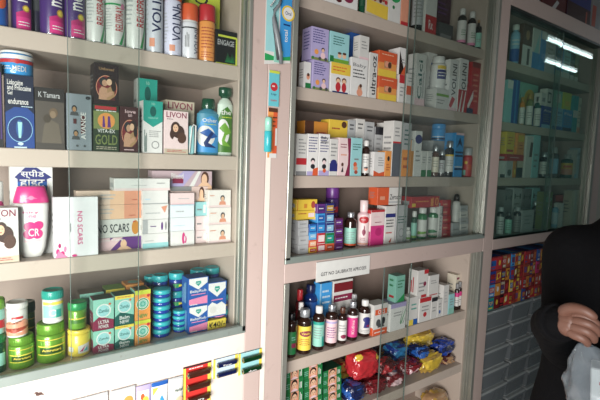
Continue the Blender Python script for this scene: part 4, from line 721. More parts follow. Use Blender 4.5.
BOTTLE('M3', 416.5, 426.5, 207.5, 'green bottle with white cap and narrow label, left of its twin', 'green', 'white', 'paper', [('p', [(.1, .1), (.9, .2), (.9, .3), (.1, .3)], 'lime')], capf=.18, capw=.72, lz=(.08, .62), clear=True)
BOTTLE('M3', 427, 437.5, 207, 'green bottle with white cap and wide leafy label', 'green', 'white', 'paper', [('p', [(.1, .1), (.9, .2), (.5, .34), (.1, .3)], 'green'), ('r', .1, .02, .9, .08, 'beige')], capf=.18, capw=.72, lz=(.08, .66))
C('M3', 438, 441.5, 206, 'narrow white carton left of the red cube stack', 'paper', [('l', .2, .2, .8, .8, 5, 'grey')], d=.05)
t = stack('M3', 442, 450.5, (231, 223.5, 215.5, 208, 200), 'red carton, %s of five behind the pale column', ['red'], [[('r', .1, .35, .6, .55, 'salmon'), ('r', 0, 0, 1, .06, 'dred')]], d=.05)
tb = Zat(208, Xat(425, .07, 1.25), .07) + .004
C('M3', 411, 439, 196.5, 'long red and orange carton lying across the green bottles', 'red', [('r', .02, .1, .15, .4, 'yellow'), ('l', .15, .4, .6, .7, 1, 'lorange'), ('r', .68, .1, .78, .8, 'lorange'), TX('10', .74, .1, .97, .9, 'lorange')], d=.055, on=tb, y=.06)
t = C('M3', 452, 459, 223, 'pale grey carton under the dark-capped white bottle', 'lgrey', [('r', .1, .45, .9, .55, 'grey')], d=.045)
BOTTLE('M3', 451.5, 459.5, 194, 'white roll-on bottle with a dark domed cap', 'paper', 'dbrown', 'paper', [('l', .2, .2, .8, .7, 4, 'lgrey')], on=t, capf=.24, capw=.75, dome=True, shoulder=.7)
stack('M3', 460.5, 468, (230, 224, 217.5, 211.5, 205.5), 'small grey-white carton, %s of five next to the corner jar', ['lgrey', 'paper'], [[('r', .1, .3, .7, .5, 'grey')]], d=.05)
BOTTLE('M3', 468, 475.5, 212, 'dark blue bottle in the right corner of the fourth row', 'dblue', 'navy', 'blue', (), capf=.2, capw=.8)
# ------------------------------------------------------------------ middle cabinet, lower case, syrup bottles
BOTTLE('N1', 285.5, 296, 313, 'dark syrup bottle with a green label in the left corner', 'dbrown', 'black', 'green', [('r', .5, .3, .95, .5, 'wine'), ('l', .5, .6, .9, .8, 2, 'mint')], capf=.15, lz=(.08, .6), y=.065)
BOTTLE('N1', 296.5, 311, 308.5, 'syrup bottle with a yellow label and wine red emblem', 'dbrown', 'silver', 'cheese', [('e', .55, .7, .34, .12, 'wine'), TX('Vasaka', .3, .66, .8, .76, 'cheese'), ('l', .2, .2, .8, .5, 4, 'brick'), ('r', .02, 0, .12, 1, 'amber')], capf=.17, capm=.5, lz=(.1, .64), capw=.68, shoulder=.72, y=.06)
SY = dict(capf=.16, lz=(.1, .66), capw=.58, shoulder=.74)
BOTTLE('N1', 312, 324, 305.5, 'dark syrup bottle with white cap and mint label', 'dbrown', 'white', 'mint', [('r', .7, 0, 1, .4, 'teal'), ('l', .15, .3, .7, .8, 5, 'grey'), ('r', 0, .88, 1, 1, 'teal')], **SY)
BOTTLE('N1', 324.5, 337, 304, 'dark syrup bottle with silver cap and lilac label', 'dbrown', 'silver', 'rose', [('r', 0, .84, 1, .92, 'lilac'), ('l', .2, .2, .8, .7, 5, 'violet')], capm=.7, **SY)
BOTTLE('N1', 337, 346.5, 307, 'syrup bottle with a brown cap and white label with red berry', 'dbrown', 'brown', 'paper', [('e', .6, .2, .25, .1, 'wine'), ('l', .2, .4, .8, .8, 3, 'grey')], **SY)
BOTTLE('N1', 346.5, 357.5, 301, 'dark syrup bottle with a hot pink label', 'dbrown', 'silver', 'hot', [TX('Kufma', .4, .15, .6, .8, 'rose', 90), ('r', 0, .9, 1, 1, 'white')], capm=.6, **SY)
BOTTLE('N1', 358, 370, 299.5, 'dark syrup bottle with white cap and a blue figure on white', 'dbrown', 'white', 'paper', [('e', .6, .7, .25, .14, 'indigo'), ('p', [(.4, .3), (.8, .3), (.9, .7), (.5, .8)], 'indigo'), ('e', .7, .4, .12, .06, 'wine'), ('l', .2, .06, .8, .2, 2, 'grey')], **SY)
BOTTLE('N1', 302, 316.5, 284, 'tall blue bottle behind the yellow-labelled syrup', 'dblue', 'navy', 'blue', [('r', .2, .5, .9, .55, 'lblue')], y=.15, capf=.15, lz=(.1, .7))
BOTTLE('N1', 294, 303, 289, 'dark red bottle at the rear left of the syrup shelf', 'maroon', 'red', 'dred', [('r', .3, .5, .8, .7, 'salmon')], y=.14, capf=.2)
BOTTLE('N1', 296, 303.5, 302, 'bottle cap and shoulder peeping between the green and yellow labelled syrups', 'dbrown', 'white', 'paper', (), y=.1, capf=.16)
C('N1', 318, 330, 283, 'sky blue carton with yellow word behind the syrups', 'sky', [('l', .2, .6, .9, .9, 3, 'pblue'), TX('Zinco', .2, .32, .8, .44, 'yellow'), ('r', 0, 0, .1, 1, 'lblue')], y=.14, d=.04)
C('N1', 331.5, 350.5, 280, 'white carton with crimson top bands behind the syrups', 'paper', [('r', .02, .8, 1, .96, 'dred'), ('r', .02, .62, 1, .74, 'wine'), ('l', .1, .65, .9, .71, 1, 'white'), ('l', .1, .3, .9, .5, 2, 'grey')], y=.14, d=.04)
BOTTLE('N1', 349, 357, 294, 'bottle with grey cap behind the hot pink labelled syrup', 'dbrown', 'lgrey', 'paper', (), y=.11, capf=.16)
C('N1', 372.5, 386.5, 304, 'white and orange carton with dark figures right of the syrups', 'paper', [('r', 0, 0, 1, .2, 'orange'), ('r', .1, .66, .95, .84, 'orange'), TX('ORS', .3, .68, .8, .82, 'white'), ('e', .35, .4, .16, .12, 'dgrey'), ('e', .7, .44, .14, .12, 'ink'), ('l', .1, .04, .9, .14, 1, 'white'), ('p', [(.3, .24), (.8, .24), (.7, .36), (.4, .36)], 'dgrey')], d=.055, left=[('r', 0, 0, 1, .25, 'orange'), ('l', .2, .4, .8, .8, 4, 'grey')])
PL = [('r', 0, .84, 1, 1, 'lilac'), ('l', .2, .5, .7, .7, 2, 'grey'), ('p', [(.66, .2), (.72, .2), (1, .75), (.94, .7)], 'bgreen'), ('p', [(.8, .2), (.84, .2), (1, .5)], 'green'), ('p', [(.62, .25), (.66, .2), (.8, .8)], 'green')]
t = C('N1', 389.5, 405, 303, 'white carton with lilac top and long leaves', 'white', PL, d=.07, y=.05, top=[('r', 0, 0, 1, 1, 'lilac')])
C('N1', 395, 404, 275.5, 'mint green carton with a red dash on the leafy one', 'mint', [('l', .2, .5, .9, .85, 3, 'green'), ('p', [(.1, 0), (1, 0), (1, .3)], 'bgreen')], d=.045, on=t, y=.058, left=[('r', .2, .15, .8, .24, 'red'), ('l', .2, .5, .8, .9, 2, 'green')])
C('N1', 408.5, 417, 297, 'white carton with yellow and blue feet beside the leafy one', 'paper', [('r', 0, 0, .5, .2, 'cheese'), ('r', .5, 0, 1, .2, 'blue'), ('l', .2, .5, .8, .8, 2, 'teal')], d=.05)
t = C('N1', 418.5, 430, 297.5, 'white and red carton, base of the red-topped pair', 'paper', [('r', 0, .82, 1, 1, 'red'), ('e', .5, .3, .15, .1, 'red'), ('l', .2, .4, .8, .7, 2, 'grey')], d=.055)
C('N1', 416.5, 427, 270, 'white and red carton standing highest on the syrup shelf', 'paper', [('r', .6, .85, 1, 1, 'red'), ('e', .7, .5, .14, .08, 'wine'), ('l', .15, .2, .8, .6, 3, 'grey'), ('r', .4, .02, .9, .12, 'red')], d=.05, on=t, y=.058, left=[('L', .3, .2, .7, .85, 2, 'red')])
t = C('N1', 430.5, 436.5, 297.5, 'white carton with a black top band', 'paper', [('r', 0, .82, 1, 1, 'ink'), ('l', .2, .3, .8, .6, 2, 'grey')], d=.055)
C('N1', 428, 438, 275, 'plain white carton with a dark line on top of the black-banded one', 'paper', [('l', .2, .6, .8, .8, 2, 'grey'), ('r', .1, .12, .9, .16, 'red')], d=.05, on=t, y=.058)
C('N1', 437, 441.5, 299, 'slim white carton with a blue drop', 'paper', [('e', .5, .3, .2, .1, 'blue'), ('l', .2, .5, .8, .8, 2, 'grey')], d=.05)
C('N1', 442, 447.5, 285, 'taller pale carton in the middle of the right half', 'paper', [('l', .2, .4, .8, .8, 4, 'lgrey')], d=.05)
C('N1', 448, 453.5, 294, 'pale mint carton left of the two small pink-labelled bottles', 'pteal', [('l', .2, .4, .8, .8, 3, 'grey'), ('r', 0, 0, 1, .3, 'mint')], d=.05)
for x0, x1, yt, l in ((453.8, 458.8, 283.5, 'left of two small dark bottles with pink and white labels'), (459.5, 464.5, 281.5, 'right of two small dark bottles with pink and white labels')):
    BOTTLE('N1', x0, x1, yt, l, 'dbrown', 'grey', 'paper', [('r', 0, .7, 1, 1, 'hot'), ('l', .2, .2, .8, .5, 2, 'grey')], capf=.2, capw=.7, lz=(.15, .66), y=.07)
C('N1', 462.5, 466.5, 273, 'tall cream carton in the right corner of the syrup shelf', 'cream', [('r', .2, .86, .8, .92, 'wine')], d=.05, y=.09)
# ------------------------------------------------------------------ lower case: face cartons and candy pouches
FACE = [('r', 0, 0, 1, 1, 'green'), ('r', .28, .02, .74, .98, 'salmon'), ('e', .5, .62, .17, .36, 'dbrown'), ('e', .5, .5, .13, .3, 'peach'), ('p', [(.3, .02), (.72, .02), (.6, .22), (.4, .22)], 'rose'),
        ('L', .8, .15, .95, .85, 2, 'white'), ('l', .04, .3, .24, .8, 3, 'mint'), ('e', .46, .54, .02, 0, 'dbrown'), ('e', .55, .54, .02, 0, 'dbrown'), ('r', .46, .36, .55, .4, 'red')]
for ci, (x0, x1, n, yt, w) in enumerate(((285, 303, 5, 367, 'left column'), (303.5, 322, 6, 358, 'middle column'), (322.5, 341, 5, 372, 'right column'))):
    zt = Zat(yt, Xat((x0 + x1)/2, .07, ROW['N2'] + .15), .07); hh = (zt - ROW['N2'])/n - GAP; z = None
    for i in range(n): z = C('N2', x0, x1, 0, 'green face carton, %s, %s of the pile' % (nth(i, n), w), 'dgreen', FACE, h=hh, on=z, y=.07 + .01*ci, d=.06, rz=rnd.uniform(-2, 2), group='green face cartons')
PZ = ROW['N2']
HEAP = []
def pouch(px, py, y, w, h, label, cols, seed, rz=0, rx=0, **k):
    d = k.pop('d', .085); p = at(px, py, y + .03); HEAP.append([Vector((p.x, y + d/2, p.z)), Vector((w*1.08, d, h)), (label, cols, seed, rz), k])
def settle():                               # sweets pressed side by side: push apart until nothing runs into anything
    for it in range(400):
        for i, a in enumerate(HEAP):
            for b in HEAP[:i]:
                q = (a[1] + b[1])/2; dl = a[0] - b[0]; n = Vector([dl[c]/q[c] for c in range(3)]); m = (sum(abs(c)**3 for c in n))**(1/3)
                if m < .97: f = n.normalized()*(.97 - m)*.5; f = Vector([f[c]*q[c]*.5 for c in range(3)]); a[0] += f; b[0] -= f
        for a in HEAP:
            a[0].z -= .0004
            x0 = Xat(343, .08, PZ) + .01
            a[0].x = max(x0 + a[1].x/2, min(Xc - .036 - a[1].x/2, a[0].x)); a[0].y = max(.056 + a[1].y/2, min(DEP - .016 - a[1].y/2, a[0].y)); a[0].z = max(PZ + .001 + a[1].z/2, min(ROW['N1'] - THK - .002 - a[1].z/2, a[0].z))
    for p, e, (label, cols, seed, rz), k in HEAP: POUCH(p.x, p.y, p.z - e.z/2, e.x/1.08, e.y, e.z*.97, label, cols, seed, rz*.4, 0, **k)
pouch(342, 362, .2, .12, .09, 'amber and red chips pouch leaning behind the face cartons', ['lorange', 'red'], 3)
pouch(360, 368, .07, .15, .12, 'large shiny red pouch right of the face cartons', ['red', 'red', 'yellow'], 5, rz=-8, crimp=False)
pouch(375, 354, .13, .14, .12, 'red pouch with a white flash behind the large shiny red one', ['red', 'paper'], 8, rz=5)
pouch(352, 394, .07, .1, .08, 'dark blue pouch below the large red one', ['navy', 'blue'], 11)
pouch(370, 392, .07, .11, .06, 'yellow and blue pouch beneath the large red one', ['yellow', 'blue'], 12, rz=10)
pouch(386, 348, .2, .1, .07, 'brown foil pouch at the rear behind the sheet of glass', ['brown', 'tan'], 13)
pouch(396, 348, .13, .12, .07, 'shiny blue pouch just right of the glass edge', ['blue', 'navy'], 14, amp=.2)
pouch(414, 341, .1, .12, .075, 'brilliant blue pouch with a pale shine high on the heap', ['royal', 'sky'], 15, amp=.2)
pouch(420, 331, .16, .06, .035, 'small red ball of candy at the top of the heap', ['red'], 16, crimp=False)
pouch(390, 366, .07, .1, .065, 'dark red wrapper bundle near the glass edge', ['maroon', 'red'], 17, amp=.22)
pouch(407, 362, .07, .11, .065, 'dark red wrapper bundle in the centre of the heap', ['dred', 'rose', 'maroon'], 18, amp=.25)
pouch(424, 354, .06, .08, .06, 'small navy pouch between the red bundles and the yellow ones', ['navy', 'blue'], 19, amp=.2)
pouch(387, 388, .06, .12, .065, 'dark red wrapper bundle at the shelf front by the glass edge', ['dred', 'maroon'], 20, amp=.25)
pouch(407, 380, .06, .11, .065, 'crimson wrapper bundle at the shelf front', ['dred', 'rose'], 21, amp=.25)
pouch(425, 371, .06, .11, .06, 'bright blue pouch at the shelf front', ['blue', 'sky'], 22, amp=.2)
pouch(434, 342, .1, .15, .1, 'golden yellow pouch of round sweets, upper part of the heap', ['yellow', 'gold'], 23, lump=.22, amp=.06)
pouch(441, 362, .07, .15, .095, 'golden yellow pouch of round sweets, leaning towards the shelf front', ['yellow', 'gold'], 24, lump=.22, amp=.06)
pouch(447, 340, .18, .12, .08, 'dark blue shiny pouch at the right rear of the heap', ['navy', 'royal'], 25, amp=.2)
pouch(457, 346, .08, .12, .08, 'blue pouch at the far right end of the heap', ['royal', 'navy'], 26, amp=.2)
pouch(457, 362, .07, .1, .045, 'brown and red pouch low at the far right end of the heap', ['maroon', 'tan'], 27, amp=.2)
for i, px in enumerate((365, 392, 418, 444)): pouch(px, 385, .2, .13, .08, ['wine red', 'dark amber', 'deep violet', 'dull blue'][i] + ' pouch buried at the back of the heap', [['dred', 'maroon'], ['amber', 'brown'], ['violet', 'purple'], ['dblue', 'navy']][i], 40 + i)
settle()
p = at(450, 392, .1); POUCH(p.x - .09, .12, ROW['N3'] + .001, .15, .09, min(.235, max(.08, p.z - ROW['N3'] + .03)), 'golden net pouch on the lowest visible shelf', ['gold', 'tan'], 31, lump=.18, amp=.05)
# ------------------------------------------------------------------ right cabinet goods behind glass
BOTTLE('R1', 509, 518.5, 25, 'white bottle with a blue lower label at the left of the glass case', 'lblue', 'white', 'lblue', [('r', 0, 0, 1, .5, 'blue'), ('l', .2, .6, .8, .9, 2, 'white')], capf=.14, capw=.7, lz=(.06, .7))
C('R1', 521, 530, 24, 'carton, brown above and white below, second in the glass case', 'brown', [('r', 0, 0, 1, .5, 'white'), ('r', .55, .04, .8, .44, 'dgrey'), ('e', .5, .75, .2, .12, 'tan')], d=.06)
C('R1', 531, 538.5, 25, 'white and aqua carton next to the brown-topped one', 'paper', [('r', 0, 0, 1, .4, 'sky'), ('p', [(.2, .4), (.8, .9), (.8, .4)], 'pteal')], d=.06)
C('R1', 539, 544, 29, 'thin sky blue carton beside the grey-beige one', 'sky', [('r', 0, .8, 1, 1, 'white')], d=.06)
C('R1', 544.5, 554, 29, 'grey-beige carton in the middle of the top case shelf', 'lgrey', [('l', .2, .3, .8, .8, 4, 'grey')], d=.06)
for i, (a, b, yt, c) in enumerate(((555, 562, 42, 'sky'), (562.5, 569, 44, 'pteal'), (569.3, 573.5, 50, 'dteal'), (574, 577.5, 55, 'olive'))):
    C('R1', a, b, yt, '%s carton towards the right end of the top case shelf' % ['clear blue', 'pale aqua', 'deep teal', 'olive brown'][i], c, rxbox('Tab', 'ink', 'paper'), d=.06)
C('R2', 505, 510.5, 80, 'white-topped carton in the left corner of the second case shelf', 'pteal', [('r', 0, .8, 1, 1, 'white')], d=.05)
C('R2', 511, 517, 80, 'tall strong blue carton on the second case shelf', 'blue', [('r', .4, 0, .6, 1, 'sky')], d=.05)
C('R2', 519, 535, 84, 'mint carton with a yellow sunburst standing at the rear', 'mint', [('e', .5, .62, .35, 0, 'yellow'), ('e', .5, .62, .15, 0, 'orange')], y=.14, d=.05)
for i, (a, b, yt, g_) in enumerate(((518.5, 524, 97, 'amber'), (525, 532, 94, 'olive'), (533, 540, 97, 'dteal'))):
    BOTTLE('R2', a, b, yt, ['amber', 'olive glass', 'dark teal'][i] + ' bottle with a white label on the second case shelf', g_, ['gold', 'gold', 'dgrey'][i], 'paper', [('l', .2, .3, .8, .7, 3, 'grey')], lz=(.04, .62), capf=.16)
t = C('R2', 541, 551, 106.5, 'royal blue carton in the middle of the second case shelf', 'royal', rxbox('Ace', 'white', 'lblue'), d=.05)
C('R2', 541, 545.5, 93, 'small white carton on the left part of the royal blue one', 'paper', [('r', .2, .3, .8, .6, 'grey')], d=.04, on=t)
C('R2', 546, 551.5, 89, 'white carton with a dark frame upon the royal blue one', 'paper', [('r', .2, .2, .8, .8, 'dgrey'), ('r', .3, .3, .7, .7, 'paper')], d=.04, on=t)
t = C('R2', 552, 561.5, 108, 'light blue carton right of the royal blue one', 'lblue', rxbox('Neo', 'dblue', 'blue'), d=.05)
C('R2', 553.5, 561.5, 91, 'pale green carton upon the light blue one', 'mint', [('r', .2, .3, .8, .8, 'paper')], d=.04, on=t)
t = C('R2', 562, 571, 110, 'bright sky carton under the lemon one', 'sky', rxbox('Flu', 'white', 'navy'), d=.05)
C('R2', 563, 570.5, 93, 'lemon yellow carton upon the bright sky one', 'lemon', [('r', .2, .2, .8, .5, 'yellow')], d=.04, on=t)
C('R2', 571.5, 576, 96, 'teal blue carton with a white band near the right end', 'turq', [('r', 0, .4, 1, .6, 'white')], d=.05)
C('R2', 576.3, 579, 98, 'cream carton at the right end of the second case shelf', 'cream', rxbox('Gel', 'grey', 'salmon'), d=.05)
t = C('R3', 499.5, 504.5, 161, 'white carton in the left corner of the third case shelf', 'paper', [('r', 0, 0, 1, .2, 'ink')], d=.05)
t = C('R3', 505.5, 512, 161, 'grey and white carton under the red flat one', 'lgrey', [('e', .5, .3, .3, .2, 'dgrey')], d=.05)
C('R3', 512.5, 515.5, 161, 'thin yellow carton between the grey and the black ones', 'amber', [('r', .2, .2, .8, .5, 'yellow')], d=.05)
C('R3', 516, 522, 161, 'black and cream carton beside the thin yellow one', 'ink', [('r', 0, .6, 1, 1, 'beige')], d=.05)
t = C('R3', 506, 523.5, 154.5, 'flat red carton carrying the yellow and orange ones', 'red', [('l', .2, .3, .8, .7, 1, 'rose')], d=.05, on=t)
C('R3', 505.5, 513.5, 131, 'bright yellow carton on the flat red one', 'yellow', [('r', .1, .1, .9, .2, 'red'), ('l', .2, .4, .8, .8, 3, 'brick')], d=.045, on=t)
C('R3', 516.5, 523.5, 133, 'orange-yellow carton on the flat red one', 'lorange', [('r', .1, .6, .9, .9, 'yellow'), ('l', .2, .2, .8, .5, 2, 'brick')], d=.045, on=t)
C('R3', 524, 530.5, 136, 'tall white carton with a slanted brown stripe', 'paper', [('p', [(.5, .5), (.9, .5), (1, .85), (.6, .85)], 'brown')], d=.05)
C('R3', 531, 537.5, 135, 'tall pale aqua carton beside the brown-striped one', 'pteal', [('l', .2, .2, .8, .6, 3, 'grey')], d=.05)
BOTTLE('R3', 538.5, 547.5, 152, 'dark bottle with silver cap and white label on the third case shelf', 'black', 'silver', 'paper', [('l', .2, .2, .8, .8, 3, 'grey')], capm=.7, capf=.2)
BOTTLE('R3', 548.5, 557.5, 147, 'slim blue-grey bottle beside the dark silver-capped one', 'dgrey', 'lgrey', 'lblue', (), capf=.2)
BOTTLE('R3', 560, 572, 154, 'squat bottle with a yellow and salmon label', 'dteal', 'lgrey', 'yellow', [('r', 0, 0, 1, .5, 'salmon'), ('r', .2, .6, .8, .8, 'orange')], capf=.2)
C('R3', 573.6, 575.6, 150, 'white carton near the right end of the third case shelf', 'paper', rxbox('O', 'grey', 'lblue'), d=.05)
C('R3', 575.8, 578, 148, 'pale blue carton at the right end of the third case shelf', 'pblue', rxbox('M', 'grey'), d=.05)
for i, (a, b, yt) in enumerate(((496, 503.5, 207), (504.5, 511.5, 212), (512.5, 520.5, 207))):
    BOTTLE('R4', a, b, yt, ['first', 'second', 'third'][i] + ' of three dark bottles with pale labels on the case floor', 'black', ['silver', 'dgrey', 'silver'][i], ['lgrey', 'mint', 'grey'][i], [('l', .2, .2, .8, .8, 4, 'dgrey')], lz=(.02, .66), capf=.16)
for i, (a, b, yt, c) in enumerate(((502, 510, 190, 'grey'), (511, 519, 188, 'lgrey'), (520, 529, 189, 'grey'), (530, 537, 188, 'pteal'))):
    C('R4', a, b, yt, ['first', 'second', 'third', 'fourth'][i] + ' grey-green carton in the rear row of the case floor', c, rxbox('H', 'dgrey'), y=.15, d=.05)
C('R4', 521, 532.5, 210, 'white and grey carton in front of the case floor bottles', 'lgrey', [('l', .2, .3, .8, .8, 3, 'grey')], d=.05)
BOTTLE('R4', 531, 537, 201, 'black bottle with a silver cap before the tall white carton', 'black', 'silver', 'black', (), capm=.7, capf=.18, y=.1)
C('R4', 535.5, 541.5, 199, 'tall plain white carton on the case floor', 'paper', [('l', .3, .3, .8, .5, 2, 'grey')], d=.05, y=.145)
C('R4', 543, 550, 192, 'dull green tall carton left of the red one', 'olive', rxbox('D', 'mint'), d=.05)
BOTTLE('R4', 551, 557.5, 203, 'white-blue bottle in front of the red carton', 'lblue', 'white', 'pblue', (), capf=.16)
C('R4', 553, 569, 195, 'wide dark red carton standing in the case', 'dred', [('r', 0, .8, 1, 1, 'red'), ('l', .2, .4, .8, .6, 2, 'rose')], y=.11, d=.05)
C('R4', 560, 562, 203, 'sliver of a white carton before the dark red one', 'white', (), d=.04)
for i, (a, b, yt, c) in enumerate(((569.5, 572, 191, 'cream'), (572.3, 574.7, 190, 'paper'), (575, 577.4, 190, 'cream'))):
    C('R4', a, b, yt, ['left', 'middle', 'right'][i] + ' of three tall cream cartons at the right end of the case floor', c, [('l', .2, .3, .8, .6, 3, 'beige')], d=.05)
# --- on top of the right cabinet
ztp = ZRt + .076
def topbox(x0, x1, y, d, h, label, col, front, name='carton'):
    a, b = Xat(x0, y, ztp), Xat(x1, y, ztp); g = G(); w = b - a - .004; g.box(-w/2, w/2, -d/2, d/2, 0, h, mat(col), .002); mp, W, H = face_map(w, d, h, 'front'); marks(g, mp, W, H, front)
    mp, W, H = face_map(w, d, h, 'left'); marks(g, mp, W, H, front[:2]); tag(g.build(name, loc=((a + b)/2, y + d/2, ztp + .0005), fix=False), label, 'box')
topbox(524, 540.5, .04, .1, .16, 'black carton at the left on top of the right cabinet', 'black', [('r', .8, .1, .9, .5, 'paper')])
topbox(541.5, 565, .04, .1, .16, 'maroon carton with a white flash on top of the right cabinet', 'maroon', [('p', [(.3, 0), (.45, 0), (.7, .4), (.6, .45)], 'lgrey'), ('r', .6, .6, .9, .9, 'violet')])
topbox(566, 589, .04, .1, .3, 'blue-violet carton with a dark red foot on the cabinet top', 'indigo', [('r', 0, 0, 1, .35, '3a1418'), ('l', .2, .45, .8, .8, 3, 'violet'), ('r', .8, 0, .86, .3, 'brick')])
topbox(590.5, 608, .04, .1, .3, 'grey carton at the right end on the cabinet top', 'grey', [('r', 0, .1, .2, .5, 'brick')])
# ------------------------------------------------------------------ lower right: bins and candy cartons
BIN = glassy('bin_plastic', 'c3cacc', rough=.15, haze=('a4aaae', .4)); LID = glassy('lid_plastic', 'd0d4d6', rough=.2, haze=('c4c8c8', .6))
nb = 6; hb = .106; zb0 = ZB0
cols_ = [(484.5, 514.5), (516, 534.5), (535.5, 551), (552, 566)]
CN = ['leftmost column', 'second column from the left', 'third column from the left', 'rightmost column behind the person']
for c, (a, b) in enumerate(cols_):
    xa, xb = Xat(a, .02, .8), Xat(b, .02, .8)
    for r in range(nb):
        w = xb - xa - .006; d = .26; h = hb - .001; o = empty('storage_bin', ((xa + xb)/2 + rnd.uniform(-.002, .002), .025 + d/2 + rnd.uniform(0, .012), zb0 + r*hb), 'clear grey lidded bin, %s in the %s' % (nth(r, nb), CN[c]), 'bin', 'clear lidded bins')
        g = G(); t_ = .003; w2 = w*.92; d2 = d*.94
        def ring(ww, dd, z): return [(-ww/2, -dd/2, z), (ww/2, -dd/2, z), (ww/2, dd/2, z), (-ww/2, dd/2, z)]
        V = ring(w2, d2, 0) + ring(w, d, h*.8) + ring(w - .006, d - .006, h*.8) + ring(w2 - .006, d2 - .006, .003)
        g.add(V, [(0, 3, 2, 1), (0, 1, 5, 4), (1, 2, 6, 5), (2, 3, 7, 6), (3, 0, 4, 7), (4, 5, 9, 8), (5, 6, 10, 9), (6, 7, 11, 10), (7, 4, 8, 11), (8, 9, 13, 12), (9, 10, 14, 13), (10, 11, 15, 14), (11, 8, 12, 15), (12, 13, 14, 15)], BIN)
        g.box(-w/2, w/2, -d/2 - .004, -d/2, h*.7, h*.8, BIN, .001); g.build('tub', o)
        g = G(); g.box(-w/2 - .001, w/2 + .001, -d/2 - .008, d/2, h*.8, h*.93, LID, .008); g.box(-w/2 + .014, w/2 - .014, -d/2 + .012, d/2 - .014, h*.925, h*.995, LID, .006); g.build('lid', o)
        g = G(); R3 = random.Random(r*9 + c)
        for q in range(4): x = -w*.4 + q*w*.2; g.box(x, x + w*.17, -d*.42, d*.4, .004, h*R3.uniform(.35, .7), mat(R3.choice(['dgrey', 'lgrey', 'paper', 'dblue', 'olive', 'brown'])), .002)
        g.build('strip_packs', o)
zc = zb0 + nb*hb + .001
ccol = [['teal', 'sky', 'royal', 'red'], ['black', 'beige', 'dred', 'tan'], ['red', 'yellow', 'blue', 'sky'], ['orange', 'cheese', 'amber', 'cheese'], ['blue', 'red', 'brick', 'red'], ['red', 'orange', 'royal', 'dred'], ['red', 'brick', 'hot', 'blue'], ['dred', 'red', 'wine', 'maroon'], ['red', 'indigo', 'red', 'royal']]
cn = dict(teal='teal', sky='sky blue', royal='royal blue', red='red', black='black', beige='beige', dred='dark red', tan='tan', yellow='yellow', blue='blue', orange='orange', cheese='lemon yellow', amber='amber', brick='brick red', hot='hot pink', wine='wine', maroon='maroon', indigo='indigo')
xx = Xat(489.5, .03, .95); ztp4 = Zat(257, Xat(495, .03, 1.1), .03); hc = (ztp4 - zc)/4
wd = [.115, .085] + [.068]*7; od = ['first', 'second', 'third', 'fourth', 'fifth', 'sixth', 'seventh', 'eighth', 'ninth']; rw = ['bottom', 'third', 'second', 'top']
for c in range(9):
    for r in range(4):
        col = ccol[c][r]; w = wd[c] - .002; h = hc - .0006; d = .1
        alt = ['cheese', 'white', 'red', 'blue'][(c*2 + r) % 4]; alt = 'white' if alt == col else alt
        g = G(); g.box(-w/2, w/2, -d/2, d/2, 0, h, mat(col, .35), .0006); mp, W, H = face_map(w, d, h, 'front')
        marks(g, mp, W, H, [('r', 0, 0, .5, 1, col), ('r', .5, 0, 1, 1, ['dred', 'red', 'brick', 'amber'][(c + r*3) % 4]), ('r', .06, .3, .46, .72, ['blue', 'red', 'dred'][(c + r) % 3]), TX(['POP', 'GUM', 'BIG', 'MIX'][(c + r) % 4], .1, .36, .42, .66, alt), ('r', .1, .1, .4, .2, alt), ('p', [(.56, .2), (.92, .35), (.9, .8), (.6, .7)], ['dred', 'amber', 'yellow', 'red'][(c*2 + r) % 4]), ('e', .74, .5, .09, .2, ['yellow', 'white', 'red'][(c + r) % 3]), ('r', .96, 0, 1, 1, 'dbrown'), ('r', 0, .93, 1, 1, 'dred')], rough=.3)
        mp, W, H = face_map(w, d, h, 'left'); marks(g, mp, W, H, [('e', .5, .5, .25, .3, alt)])
        mp, W, H = face_map(w, d, h, 'top'); marks(g, mp, W, H, [('r', .05, .05, .95, .95, ['blue', 'dblue', 'sky'][c % 3])])
        tag(g.build('candy_carton', loc=(xx + w/2, .03 + d/2 + .004*(c % 2), zc + r*hc), fix=False), '%s candy carton, %s row, %s column from the left above the bins' % (cn[col], rw[r], od[c]), 'box', 'candy display cartons')
    xx += wd[c]
# ------------------------------------------------------------------ notice, pillar packs, hanging packs
xa, xb = Xat(315.5, 0, 1.15), Xat(369, 0, 1.15); zm0, zm1 = Zat(277.5, (xa + xb)/2, 0), Zat(258.5, (xa + xb)/2, 0)
g = G(); w = xb - xa; h = zm1 - zm0; g.box(-w/2, w/2, -.0058, -.0042, 0, h, mat('e2e2dc', .6)); mp = lambda u, v, t: (-w/2 + u*w, -.0058 - t, v*h); marks(g, mp, w, h, [TX('GST NO 2AUBRATE APRO2ES', .08, .28, .93, .46, 'ink')], rough=.6)
tag(g.build('paper_notice', loc=((xa + xb)/2, 0, zm0), fix=False), 'white paper notice with a printed tax number on the pink rail', 'notice')
def hang(x0, x1, y0, y1, y=0):
    z = Zat(y1, Xat((x0 + x1)/2, y, 1.1), y); a, b = Xat(x0, y, z), Xat(x1, y, z); return (a + b)/2, b - a, z, Zat(y0, (a + b)/2, y) - z
